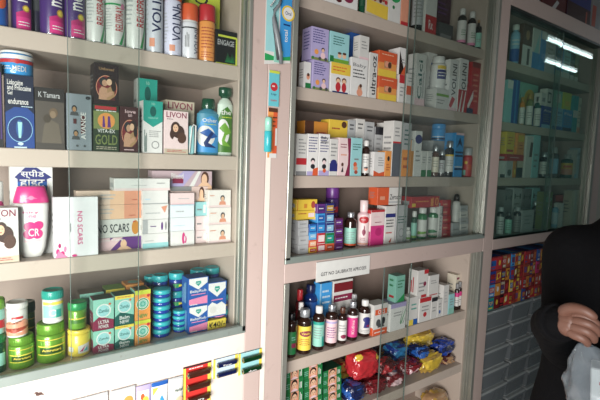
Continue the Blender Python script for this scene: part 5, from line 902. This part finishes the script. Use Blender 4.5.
# toothbrush
cx, w, z, h = hang(265.5, 291, -60, 66, -.012); o = empty('toothbrush_pack', (cx, -.004, z), 'blue and green blister card with a grey toothbrush hung on the pink pillar', 'toothbrush')
g = G(); g.prism([(-w/2, -.004), (w/2, .012), (w/2, h), (-w/2, h)], -.0022, -.0006, mat('paper', .3)); mp = lambda u, v, t: (-w/2 + u*w, -.0022 - t, v*h)
marks(g, mp, w, h, [('p', [(.55, .06), (1, .06), (1, 1), (.62, 1), (.55, .7)], 'sky'), ('p', [(0, .02), (1, .055), (1, .09), (.5, .06), (0, .08)], 'bgreen'), ('r', .02, .1, .5, .95, 'pteal'), ('e', .86, .44, .26, .065, 'yellow'), ('e', .86, .44, .2, .05, 'white'), TX('Oral', .74, .425, .98, .455, 'dblue'), TX('total', .72, .2, .86, .3, 'white', 90), ('l', .68, .32, .95, .36, 1, 'dblue')], rough=.25); g.build('blister_card', o, fix=False)
def pz(px, py, y=-.014): p = at(px, py, y); return (p.x - cx, y + .004, p.z - z)
g = G(); g.tube([pz(281, 64), pz(279.5, 52), pz(277, 36), pz(275, 26), pz(274, 18), pz(274.5, 10), pz(279, 5), pz(281, 0)], [.005, .0085, .0095, .008, .006, .0048, .0045, .004], mat('7a8084', .3), 12); g.tube([pz(278, 60), pz(275.5, 36), pz(273.8, 24)], [.0042, .005, .0045], mat('dgrey', .4), 8); g.build('handle', o)
g = G()
for i in range(14):
    for j in range(3):
        a = Vector(pz(280 - i*.75, -6 + i*1.0)); g.tube([a + Vector((0, -.002, .002*j)), a + Vector((-.004 - .001*(i % 2), -.011, .002*j - .001))], .0011, mat(['white', 'dgrey', 'silver'][(i + j) % 3]), 5)
g.build('bristles', o)
g = G(); g.box(-.003 - w*.12, w*.2, -.0045, -.0022, h*.02, h*.12, mat('mint', .2), .001); g.build('blister_bubble', o)
cx, w, z, h = hang(268, 278, 71, 107, -.004); g = G(); g.box(-w/2, w/2, -.002, 0, 0, h, mat('pteal', .3), .0005); mp = lambda u, v, t: (-w/2 + u*w, -.002 - t, v*h)
marks(g, mp, w, h, [('r', 0, 0, 1, .93, '5fc4d0'), ('e', .5, .55, .36, 0, 'red'), ('l', .3, .5, .7, .62, 1, 'white'), TX('Lip', .25, .3, .75, .37, 'navy'), TX('balm', .2, .14, .8, .2, 'red'), ('r', 0, .93, 1, 1, 'lemon')]); tag(g.build('strip_card', loc=(cx, -.0045, z), fix=False), 'aqua strip card with a red disc on the pillar below the toothbrush', 'card')
cx, w, z, h = hang(267.5, 276.5, 108, 158, -.004); o = empty('lip_balm_pack', (cx, -.0001, z), 'orange strip card holding a teal lip balm tube on the pillar', 'lip balm')
g = G(); g.box(-w/2, w/2, -.002, 0, 0, h, mat('lorange', .35), .0004); mp = lambda u, v, t: (-w/2 + u*w, -.002 - t, v*h); marks(g, mp, w, h, [('r', .55, 0, 1, 1, 'orange'), ('r', .2, 0, 1, .09, 'paper'), ('r', .8, .25, 1, .6, 'paper'), ('r', 0, .92, 1, 1, 'brown'), ('l', .5, .6, .95, .85, 3, 'brown')]); g.build('card', o, fix=False)
a = at(267.8, 152, -.014); b = at(268.5, 117, -.014); zz = a.z - z; hh = b.z - a.z; g = G(); g.lathe([(.009, zz), (.0115, zz + .002), (.0115, zz + hh*.58), (.0105, zz + hh*.6)], mat('turq', .25), cx=a.x - cx, cy=-.0125)
g.build('tube', o); g = G(); g.lathe([(.0105, zz + hh*.602), (.0105, zz + hh*.95), (.008, zz + hh)], mat('mint', .25), cx=a.x - cx, cy=-.0125); g.build('cap', o)
# battery cards
def batteries(x0, x1, y0, y1, n, n0, label, card, cell, edge, logo):
    cx, w, z, h = hang(x0, x1, y0, y1, -.006); o = empty('battery_pack', (cx, -.0006, z), label, 'battery pack')
    g = G(); g.box(-w/2, w/2, -.0016, -.0002, 0, h, mat(card, .3)); mp = lambda u, v, t: (-w/2 + u*w, -.0016 - t, v*h)
    marks(g, mp, w, h, [('r', 0, 0, .09, 1, edge), ('r', .88, 0, 1, 1, edge), ('r', 0, .975, 1, 1, 'ink'), ('l', .2, .93, .8, .97, 1, 'white')]); g.build('card', o, fix=False)
    for i in range(n):
        zc_ = h*(1 - (i + .62)/n0); r = h/n0*.24; b = empty('battery', (0, -.0018 - r, zc_), None, None); b.parent = o
        g = G(); g.tube([(-w*.34, 0, 0), (w*.38, 0, 0)], r, mat(cell, .25), 16); g.tube([(-w*.37, 0, 0), (-w*.34, 0, 0)], r*.98, mat('silver', .2, .9), 16); g.tube([(-w*.4, 0, 0), (-w*.37, 0, 0)], r*.35, mat('silver', .2, .9), 8)
        mp2 = lambda u, v, t: (-w*.3 + u*w*.62, -r*1.0 - t - .0001, -r*.5 + v*r); 
        if logo[i % len(logo)]: marks(g, mp2, w*.6, r, [TX(logo[i % len(logo)], .2, .15, .75, .85, 'white')])
        g.build('cell', b, fix=False)
batteries(183, 210.5, 364.5, 428, 5, 5, 'red battery card with brown cells hanging under the left cabinet', 'd8281e', '8a4a34', 'cheese', ['', '', 'VD'])
batteries(213.5, 238, 357, 377, 2, 2, 'white and yellow battery card with two blue cells', 'pblue', '2c3fa0', 'cheese', ['Pow', ''])
batteries(238.6, 262, 351, 373.5, 2, 2, 'pale battery card with two green cells, rightmost of the hanging cards', 'pteal', 'green', 'cheese', ['', 'duo'])
def sachet(x0, x1, y0, y1, label, col, ds, k):
    cx, w, z, h = hang(x0, x1, y0, y1, -.006); g = G(); n = 8; m = mat(col, .22, coat=.6); V = []
    for s in (-1, 1):
        for i in range(n + 1):
            for j in range(n + 1):
                u, v = i/n, j/n; b = (math.sin(math.pi*u)*math.sin(math.pi*v))**.5*.006; V.append((-w/2 + u*w, -.007 + s*b + .0007*s, v*h))
    N = n + 1; Fs = []
    for i in range(n):
        for j in range(n): a = i*N + j; Fs.append((a, a + N, a + N + 1, a + 1)); a += N*N; Fs.append((a, a + 1, a + N + 1, a + N))
    g.add(V, Fs, m, True); mp = lambda u, v, t: (-w/2 + u*w, -.0077 - (math.sin(math.pi*min(max(u, 0), 1))*math.sin(math.pi*min(max(v, 0), 1)))**.5*.006 - t, v*h)
    marks(g, mp, w, h, ds, True, rough=.3); tag(g.build('sachet', loc=(cx, 0, z), fix=False), label, 'sachet')
sachet(62, 108, 397, 470, 'white sachet at the lower left, only its top edge in view', 'white', [('r', 0, .95, 1, 1, 'lgrey')], 0)
sachet(110, 135, 388, 455, 'white sachet with an orange fruit print left of the purple-edged one', 'white', [('e', .7, .8, .2, .08, 'lorange'), ('e', .5, .74, .12, .06, 'salmon'), ('r', 0, .97, 1, 1, 'lgrey')], 1)
sachet(136, 150.5, 385, 450, 'white sachet with a violet edge and yellow print', 'lilac', [('r', .05, .1, .85, .93, 'white'), ('e', .4, .84, .14, .05, 'orange'), ('e', .6, .78, .2, .06, 'cheese')], 2)
sachet(151, 167, 381, 446, 'white sachet with a blue header and blue peaks', 'white', [('r', 0, .94, 1, 1, 'blue'), ('p', [(.05, .8), (.05, .92), (.4, .92)], 'cheese'), ('p', [(.1, .6), (.3, .76), (.45, .66), (.6, .8), (.9, .62), (.9, .5), (.1, .5)], 'sky')], 3)
sachet(167.8, 182, 377, 440, 'pale sachet with green writing beside the red battery card', 'paper', [('r', 0, .97, 1, 1, 'lgrey'), TX('Herbal', .4, .78, .95, .83, 'dgreen'), ('e', .7, .62, .3, .08, 'peach')], 4)
# ------------------------------------------------------------------ person holding a bag
def fab(key, h, rough, bump):
    m = mat(h, rough, bump=bump, var=.08, scale=60); m.node_tree.nodes['Principled BSDF'].inputs['Specular IOR Level'].default_value = .15; return m
KNIT = fab('k', '08080b', .9, .5); TROU = fab('t', '171b2c', .85, .4); SKIN = mat('7a5242', .5, bump=.05, var=.05); HAIR = mat('100c0a', .6, bump=.6)
def skin_mesh(chains, sub=2):
    """chains: list of [(point, radius)...]; shared points join; returns (verts, faces)"""
    pts = []; rad = []; ed = []
    def idx(p, r):
        for i, q in enumerate(pts):
            if (q - p).length < 1e-5: return i
        pts.append(p); rad.append(r); return len(pts) - 1
    for ch in chains:
        last = None
        for p, r in ch:
            i = idx(Vector(p), r)
            if last is not None: ed.append((last, i))
            last = i
    me = bpy.data.meshes.new('s'); me.from_pydata(pts, ed, []); o = bpy.data.objects.new('s', me); COL.objects.link(o)
    m = o.modifiers.new('k', 'SKIN'); m.use_smooth_shade = True; s = o.modifiers.new('u', 'SUBSURF'); s.levels = sub; s.render_levels = sub
    for i, v in enumerate(me.skin_vertices[0].data):
        r = rad[i]; v.radius = r if isinstance(r, tuple) else (r, r); v.use_root = (i == 0)
    bpy.context.view_layer.update(); e = bpy.data.meshes.new_from_object(o.evaluated_get(bpy.context.evaluated_depsgraph_get()))
    vs = [tuple(v.co) for v in e.vertices]; fs = [list(p.vertices) for p in e.polygons]
    bpy.data.objects.remove(o); bpy.data.meshes.remove(me); bpy.data.meshes.remove(e); return vs, fs
def skin_obj(name, parent, groups, m):
    g = G()
    for ch in groups:
        vs, fs = skin_mesh(*ch) if isinstance(ch, tuple) else skin_mesh(ch); g.add(vs, fs, m, True)
    return g, g.build(name, parent)
A = atd
sh = A(574, 253, 1.22); neck = A(646, 213, 1.30); chest = A(640, 262, 1.30); belly = A(636, 345, 1.30)
el = A(566, 345, 1.24); wr = A(550, 324, 1.04); hb_ = A(558, 322.5, .99)
axis = (neck - sh); axis.z = 0; side = axis.normalized()                # towards the person's other shoulder
fwd = Vector((-side.y, side.x, 0)); fwd = fwd if fwd.dot(CAM - neck) > 0 else -fwd
shL = neck + side*(neck - sh).length*.96; shL.z = sh.z
pel = Vector((neck.x, neck.y, .93)) ; pel += -fwd*.02 - side*.035
person = empty('person', (pel.x, pel.y, 0), 'person in a dark knitted sweater at the right, holding a clear plastic bag', 'person')
def rel(p): p = Vector(p); return (p.x - pel.x, p.y - pel.y, p.z)
def ch(*a): return [(rel(p), r) for p, r in a]
hipR = pel - side*.085 - Vector((0, 0, .1)); hipL = pel + side*.085 - Vector((0, 0, .1))
def leg(hip, s, k): return [(pel, .13), (hip, .09), (hip + Vector((0, 0, -.4)) + fwd*.02, .06), (hip + Vector((0, 0, -.78)), .04)]
footR = hipR + Vector((0, 0, -.81)); footL = hipL + Vector((0, 0, -.81))
elL = shL + side*.05 + Vector((0, 0, -.3)) - fwd*.03; wrL = elL - side*.12 + fwd*.2 + Vector((0, 0, .0))
ct = (neck + pel)/2 + Vector((0, 0, .1)); nk = neck + Vector((0, 0, .04)); hd = neck + Vector((0, 0, .09)) + fwd*.015
wr2 = wr + (wr - el).normalized()*.0
def merge(name, parent, parts, m, voxel, smooth=6):
    g = G()
    for vs, fs in parts: g.add(vs, fs, m, True)
    o = g.build('raw'); k = o.modifiers.new('r', 'REMESH'); k.mode = 'VOXEL'; k.voxel_size = voxel; k.use_smooth_shade = True
    c = o.modifiers.new('s', 'SMOOTH'); c.iterations = smooth; c.factor = .5
    bpy.context.view_layer.update(); e = bpy.data.meshes.new_from_object(o.evaluated_get(bpy.context.evaluated_depsgraph_get())); bpy.data.objects.remove(o)
    vs = [tuple(v.co) for v in e.vertices]; fs = [list(p.vertices) for p in e.polygons]; bpy.data.meshes.remove(e); return vs, fs
def rings(rs, n=32):                        # trunk: (centre, half width, half depth) from bottom to top
    V = []; 
    for c, sx, sy in rs:
        c = Vector(rel(c))
        for i in range(n): a = 2*math.pi*i/n; V.append(tuple(c + side*sx*math.cos(a) + fwd*sy*math.sin(a)))
    Fs = [(j*n + i, j*n + (i + 1) % n, (j + 1)*n + (i + 1) % n, (j + 1)*n + i) for j in range(len(rs) - 1) for i in range(n)]
    return V, Fs + [tuple(range(n))[::-1], tuple((len(rs) - 1)*n + i for i in range(n))]
def limb(ps, n=20):                         # tapering round limb with rounded ends
    g = G(); P_ = [Vector(rel(p)) for p, r in ps]; R3 = [r for p, r in ps]; Q, T = [], []
    for i in range(len(P_) - 1):
        for k in range(6): t = k/6; Q.append(P_[i].lerp(P_[i + 1], t)); T.append(R3[i]*(1 - t) + R3[i + 1]*t)
    Q.append(P_[-1]); T.append(R3[-1]); g.tube(Q, T, SKIN, n); vs, fs = g.v, g.f
    for c, r in ((Q[0], T[0]), (Q[-1], T[-1])) + tuple((P_[i], R3[i]) for i in range(1, len(P_) - 1)):
        bm = bmesh.new(); bmesh.ops.create_uvsphere(bm, u_segments=20, v_segments=14, radius=r*.985); o_ = len(vs); vs += [tuple(c + v.co) for v in bm.verts]; fs += [[o_ + q.index for q in f.verts] for f in bm.faces]; bm.free()
    return vs, fs
def tz(z, f=0, s=0): t = (z - pel.z)/(neck.z - pel.z); return Vector((pel.x + (neck.x - pel.x)*t, pel.y + (neck.y - pel.y)*t, z)) + fwd*f + side*s
nz = neck.z
trunk = rings([(tz(.8), .12, .09), (tz(.93), .145, .105), (tz(1.05), .125, .09), (tz(1.2), .145, .1), (tz(nz - .1), .15, .09), (tz(nz - .05), .11, .07), (tz(nz - .015), .055, .05), (tz(nz + .05, .005), .048, .05), (tz(nz + .12, .012), .048, .05)])
body = [trunk, limb([(tz(nz - .08, 0, -.1), .05), (sh, .048), ((sh + el)/2, .044), (el, .036), (wr, .026), (hb_, .023)]), limb([(tz(nz - .08, 0, .1), .05), (shL, .048), ((shL + elL)/2, .044), (elL, .036), (wrL, .025)])]
for hp in (hipR, hipL): body.append(limb([(hp + Vector((0, 0, .03)), .085), (hp + Vector((0, 0, -.2)), .075), (hp + Vector((0, 0, -.4)), .052), (hp + Vector((0, 0, -.5)), .054), (Vector((hp.x, hp.y, .1)), .036)]))
body = merge('body', person, body, SKIN, .008)
# hand: each finger its own chain rooted in the palm
def hand(points): return [([(rel(p), r) for p, r in c],) if False else [[(rel(p), r) for p, r in c]] for c in points]
d0 = .985
K = [A(576, 314, .955), A(577, 320.5, .95), A(575.5, 327.5, .95), A(572, 334, .955)]
F1 = [A(587, 317, .95), A(588.5, 323.5, .945), A(587, 331, .945), A(583, 338, .95)]
F2 = [A(596, 323, .955), A(597, 330, .955), A(594, 337, .955), A(588, 342.5, .96)]
F3 = [A(600.5, 329, .965), A(599, 336, .965), A(594, 342, .968), A(587, 346, .97)]
grp = [body]
pc = A(565, 322, .975)
palm = [[(hb_, .022), (pc, .024)]] + [[(pc, .026), ((pc + K[i])/2 + (K[i] - pc)*.1, .017), (K[i], .0125)] for i in range(4)]
fingers = [[((pc + K[i])/2, .011), (K[i], .0105), (F1[i], .0086), (F2[i], .0078), (F3[i], .006)] for i in range(4)]
thumb = [[(A(562, 313, .97), .014), (A(571, 307.5, .945), .0115), (A(582, 309, .935), .0098), (A(591, 314, .935), .0088), (A(597, 320, .94), .0068)]]
sk = [[[(rel(p), r) for p, r in c]] for c in palm + fingers + thumb]
# other hand, relaxed
dl = (wrL - elL).normalized(); pcL = wrL + dl*.05
sk += [[[(rel(wrL), .024), (rel(pcL), .026)]]]
for i in range(4):
    off = side*(.027 - .018*i) ; kk = wrL + dl*.09 + off; sk += [[[(rel(pcL + off*.5), .014), (rel(kk), .0105), (rel(kk + dl*.03 - Vector((0, 0, .008))), .0092), (rel(kk + dl*(.05 - .004*abs(i - 1)) - Vector((0, 0, .025))), .008), (rel(kk + dl*.052 - Vector((0, 0, .044))), .0065)]]]
sk += [[[(rel(wrL + dl*.02), .014), (rel(wrL + dl*.045 - side*.035), .011), (rel(wrL + dl*.075 - side*.045 - Vector((0, 0, .01))), .009), (rel(wrL + dl*.095 - side*.043 - Vector((0, 0, .02))), .007)]]]
g = G(); g.add(*body, SKIN, True)
for c in sk: vs_, fs_ = skin_mesh(c); g.add(vs_, fs_, SKIN, True)
# head with face
hc_ = Vector(rel(hd)) + Vector((0, 0, .1)) + fwd*.015; R_ = Matrix((side, fwd, Vector((0, 0, 1)))).transposed()
bm = bmesh.new(); bmesh.ops.create_uvsphere(bm, u_segments=48, v_segments=36, radius=1)
for v in bm.verts:
    x, y, z = v.co; z2 = z*.122; x2 = x*.076*(1 - .18*max(0, -z)); y2 = y*.095
    if y > 0:
        y2 *= 1 - .08*max(0, z)
        y2 += .022*math.exp(-((x/.16)**2 + ((z + .12)/.2)**2)) + .012*math.exp(-((x/.12)**2 + ((z + .24)/.09)**2)) + .007*math.exp(-((x/.3)**2 + ((z + .52)/.1)**2)) + .01*math.exp(-((x/.28)**2 + ((z + .86)/.16)**2))
        y2 -= .011*(math.exp(-(((x - .4)/.2)**2 + ((z - .05)/.14)**2)) + math.exp(-(((x + .4)/.2)**2 + ((z - .05)/.14)**2)))
    v.co = Vector((x2, y2, z2))
g.add([tuple(hc_ + R_ @ v.co) for v in bm.verts], [[q.index for q in f.verts] for f in bm.faces], SKIN, True); bm.free()
for s in (-1, 1):
    bm = bmesh.new(); bmesh.ops.create_uvsphere(bm, u_segments=14, v_segments=10, radius=1)
    g.add([tuple(hc_ + R_ @ Vector((s*.078 + v.co.x*.008, -.008 + v.co.y*.018, v.co.z*.03 - .005))) for v in bm.verts], [[q.index for q in f.verts] for f in bm.faces], SKIN, True); bm.free()
g.build('body', person)
def ball(name, parent, c, sx, sy, sz, m, cut=None, lab=None):
    g = G(); bm = bmesh.new(); bmesh.ops.create_uvsphere(bm, u_segments=32, v_segments=24, radius=1); V = []
    for v in bm.verts:
        q = Vector((v.co.x*sx, v.co.y*sy, v.co.z*sz))
        if cut: q = cut(q, v.co)
        V.append(tuple(c + R_ @ q))
    g.add(V, [[q.index for q in f.verts] for f in bm.faces], m, True); bm.free(); o = g.build(name, parent)
    if lab: o['label'] = lab
    return o
def hcut(q, c):
    if c.y > .15 and c.z < .45: q.y = min(q.y, .02); q.x *= .93; q.z = max(q.z, .03)
    return q + Vector((0, -.008, .014 + .003*math.sin(c.x*17)*math.sin(c.z*13)))
ball('hair', person, hc_, .083, .1, .122, HAIR, hcut)
for s in (-1, 1):
    e = ball('eye', person, hc_ + R_ @ Vector((s*.031, .077, .006)), .0105, .0075, .006, mat('paper', .3)); ball('iris', e, hc_ + R_ @ Vector((s*.031, .083, .006)), .0055, .003, .0055, mat('dbrown', .2))
g = G()
for s in (-1, 1): g.tube([hc_ + R_ @ Vector((s*(.016 + .01*i), .09 - .0035*i*i*.7, .028 + .004*math.sin(i))) for i in range(4)], .0022, HAIR, 6)
g.build('eyebrows', person); g = G(); g.tube([hc_ + R_ @ Vector((-.022 + .0073*i, .1 - .0022*(i - 3)**2*.6, -.064)) for i in range(7)], [.001, .0035, .0042, .004, .0042, .0035, .001], mat('8a4a42', .4), 8); g.build('lips', person)
# sweater and trousers
cuff = wr + (el - wr).normalized()*.012; cuffL = wrL + (elL - wrL).normalized()*.012
sw = [rings([(tz(.86), .165, .125), (tz(.9), .17, .13), (tz(1.0), .162, .12), (tz(1.12), .165, .12), (tz(1.24), .175, .125), (tz(nz - .1), .175, .115), (tz(nz - .06), .145, .095), (tz(nz - .025), .095, .075), (tz(nz + .01), .064, .062), (tz(nz + .02), .06, .06)]),
      limb([(tz(nz - .1, 0, -.1), .07), (sh, .068), ((sh + el)/2, .06), (el, .056), ((el + cuff)/2, .047), (cuff, .04), (hb_, .035)]), limb([(tz(nz - .1, 0, .1), .07), (shL, .068), ((shL + elL)/2, .06), (elL, .054), (cuffL, .037)])]
g = G(); g.add(*merge('sweater', person, sw, KNIT, .009, 10), KNIT, True)
for c_, d_ in ((hb_, (pc - wr).normalized()), (cuffL, (wrL - elL).normalized())): g.tube([Vector(rel(c_ - d_*.02)), Vector(rel(c_ - d_*.005)), Vector(rel(c_ + d_*.012))], [.036, .037, .034], KNIT, 20)
g.build('sweater', person)
tr = [rings([(tz(.78), .15, .11), (tz(.85), .162, .12), (tz(.93), .158, .12), (tz(.96), .15, .115)])] + [limb([(hp, .1), (hp + Vector((0, 0, -.2)), .092), (hp + Vector((0, 0, -.4)), .075), (Vector((hp.x, hp.y, .14)), .062)]) for hp in (hipR, hipL)]
g = G(); g.add(*merge('trousers', person, tr, TROU, .011, 8), TROU, True); g.build('trousers', person)
for hp in (hipR, hipL):
    g = G(); g.add(*skin_mesh([[(rel(Vector((hp.x, hp.y, .06)) - fwd*.03), .045), (rel(Vector((hp.x, hp.y, .05)) + fwd*.06), .042), (rel(Vector((hp.x, hp.y, .04)) + fwd*.14), .034)]]), mat('black', .4), True)
    ms = [v[2] for v in g.v]; dz = min(ms); g.v = [(a, b, c - dz + .001) for a, b, c in g.v]; g.build('shoe', person)
# plastic bag with a carton inside
BAG = glassy('bag_film', 'dfe6ea', rough=.18, haze=('b4bec6', .22), ior=1.45)
top = A(587, 345, .968); bot = A(600, 450, .93); H_ = top.z - bot.z
g = G(); n, m_ = 72, 34; V = []
for j in range(m_ + 1):
    v = j/m_; rr = .012 + (.075*min(1, v*1.5)**.9) if v < .93 else .1*(1 - ((v - .93)/.07)**2*.7)
    for i in range(n):
        a = 2*math.pi*i/n; f = 1 + .16*noise.noise(Vector((math.cos(a)*2.2, math.sin(a)*2.2, v*5))) + .1*abs(noise.noise(Vector((math.cos(a)*5, math.sin(a)*5, v*9 + 4)))) + .12*math.sin(a*9 + v*3)*max(0, .5 - v)
        V.append((rr*f*math.cos(a) + .085*v, rr*f*math.sin(a)*.6, -H_*v))
Fs = [(j*n + i, j*n + (i + 1) % n, (j + 1)*n + (i + 1) % n, (j + 1)*n + i) for j in range(m_) for i in range(n)] + [tuple(m_*n + i for i in range(n))]
g.add(V, Fs, BAG, True); rzb = math.atan2(top.x, -(top.y + U)*-1)
bag = g.build('plastic_bag', loc=top, rz=-rzb); tag(bag, 'crumpled clear plastic bag hanging from the hand of the person', 'bag')
g = G(); g.box(-.052, .052, -.022, .022, 0, .14, mat('paper', .5), .002); mp, W, H = face_map(.104, .044, .14, 'front'); marks(g, mp, W, H, [('r', .12, .8, .42, .84, 'red'), ('r', .5, .72, .75, .76, 'red'), ('r', .12, .55, .4, .59, 'pink'), ('r', .6, .45, .85, .49, 'red'), ('l', .1, .1, .8, .35, 3, 'pink')])
c_ = (top + Vector((0, 0, -H_*.93))); c_ = c_ + Vector((math.cos(-rzb)*.07, math.sin(-rzb)*.07, 0)); c_.z = 1.012; o = g.build('medicine_carton', loc=c_ + Vector((0, 0, .012)), rz=-rzb, ry=math.radians(-4), fix=False); tag(o, 'white carton with short red dashes inside the plastic bag', 'box')
# ------------------------------------------------------------------ tube lamps assumed from mirrored bands, outside the picture
def tube_lamp(loc, L, label, group=None):
    o = empty('tube_lamp', loc, label, 'lamp', 'assumed tube lamps under the ceiling')
    g = G(); g.box(-L/2 - .02, L/2 + .02, -.03, .03, .022, .06, mat('white'), .003)
    for s in (-1, 1): g.box(s*(L/2 + .012) - .008, s*(L/2 + .012) + .008, -.012, .012, -.014, .022, mat('white'), .002)
    g.build('lamp_housing', o)
    for s in (-1, 1): g = G(); g.tube([(s*L*.35, 0, .055), (s*L*.35, 0, 2.899 - loc[2])], .004, mat('white'), 8); g.build('hanging_rod', o)
    m = bpy.data.materials.new('lamp_glow'); m.use_nodes = True; b = m.node_tree.nodes['Principled BSDF']; b.inputs['Emission Color'].default_value = (.8, .95, 1, 1); b.inputs['Emission Strength'].default_value = TUBE
    g = G(); g.tube([(-L/2, 0, 0), (L/2, 0, 0)], .013, m, 12); g.build('lamp_tube', o)
TUBE = 9
MIR = Vector((0, U, EYE))                   # assumed lamps stand where the photo's mirrored bands put them
def mirrored(px, py, yy):
    p = at(px, py, .016); d = p - MIR; return MIR + d * ((yy - MIR.y) / d.y)
for i, (a, b, yy) in enumerate((((543, 53), (596, 47), -.72), ((541, 67), (575, 66), -1.02))):
    p, q = mirrored(a[0], a[1], yy), mirrored(b[0], b[1], yy); z_ = (p.z + q.z)/2; print('lamp', p, q)
    tube_lamp(((p.x + q.x)/2, yy, z_), q.x - p.x, ['long assumed tube lamp nearer the cabinets', 'assumed tube lamp farther from the cabinets'][i])
# ------------------------------------------------------------------ light
def area(name, loc, target, sx, sy, power, col, spread=180):
    l = bpy.data.lights.new(name, 'AREA'); l.shape = 'RECTANGLE'; l.size = sx; l.size_y = sy; l.energy = power; l.color = col; l.spread = math.radians(spread)
    o = bpy.data.objects.new(name, l); COL.objects.link(o); o.location = loc
    o.rotation_euler = (Vector(target) - Vector(loc)).to_track_quat('-Z', 'Y').to_euler(); return o
area('assumed_left_light', (-1.0, -1.6, 1.1), (-.05, 0, .82), 1.2, 1.2, 64, (1, .97, .95), 104)  # added light for assumed daylight at left; no opening built, spread narrowed for falloff
w = bpy.data.worlds.new('world'); scene.world = w; w.use_nodes = True
w.node_tree.nodes['Background'].inputs[0].default_value = (.72, .86, .9, 1); w.node_tree.nodes['Background'].inputs[1].default_value = .27
vs = scene.view_settings
vs.view_transform = 'Standard'; vs.look = 'None'; vs.exposure = -0.22; vs.gamma = 1; vs.use_curve_mapping = False
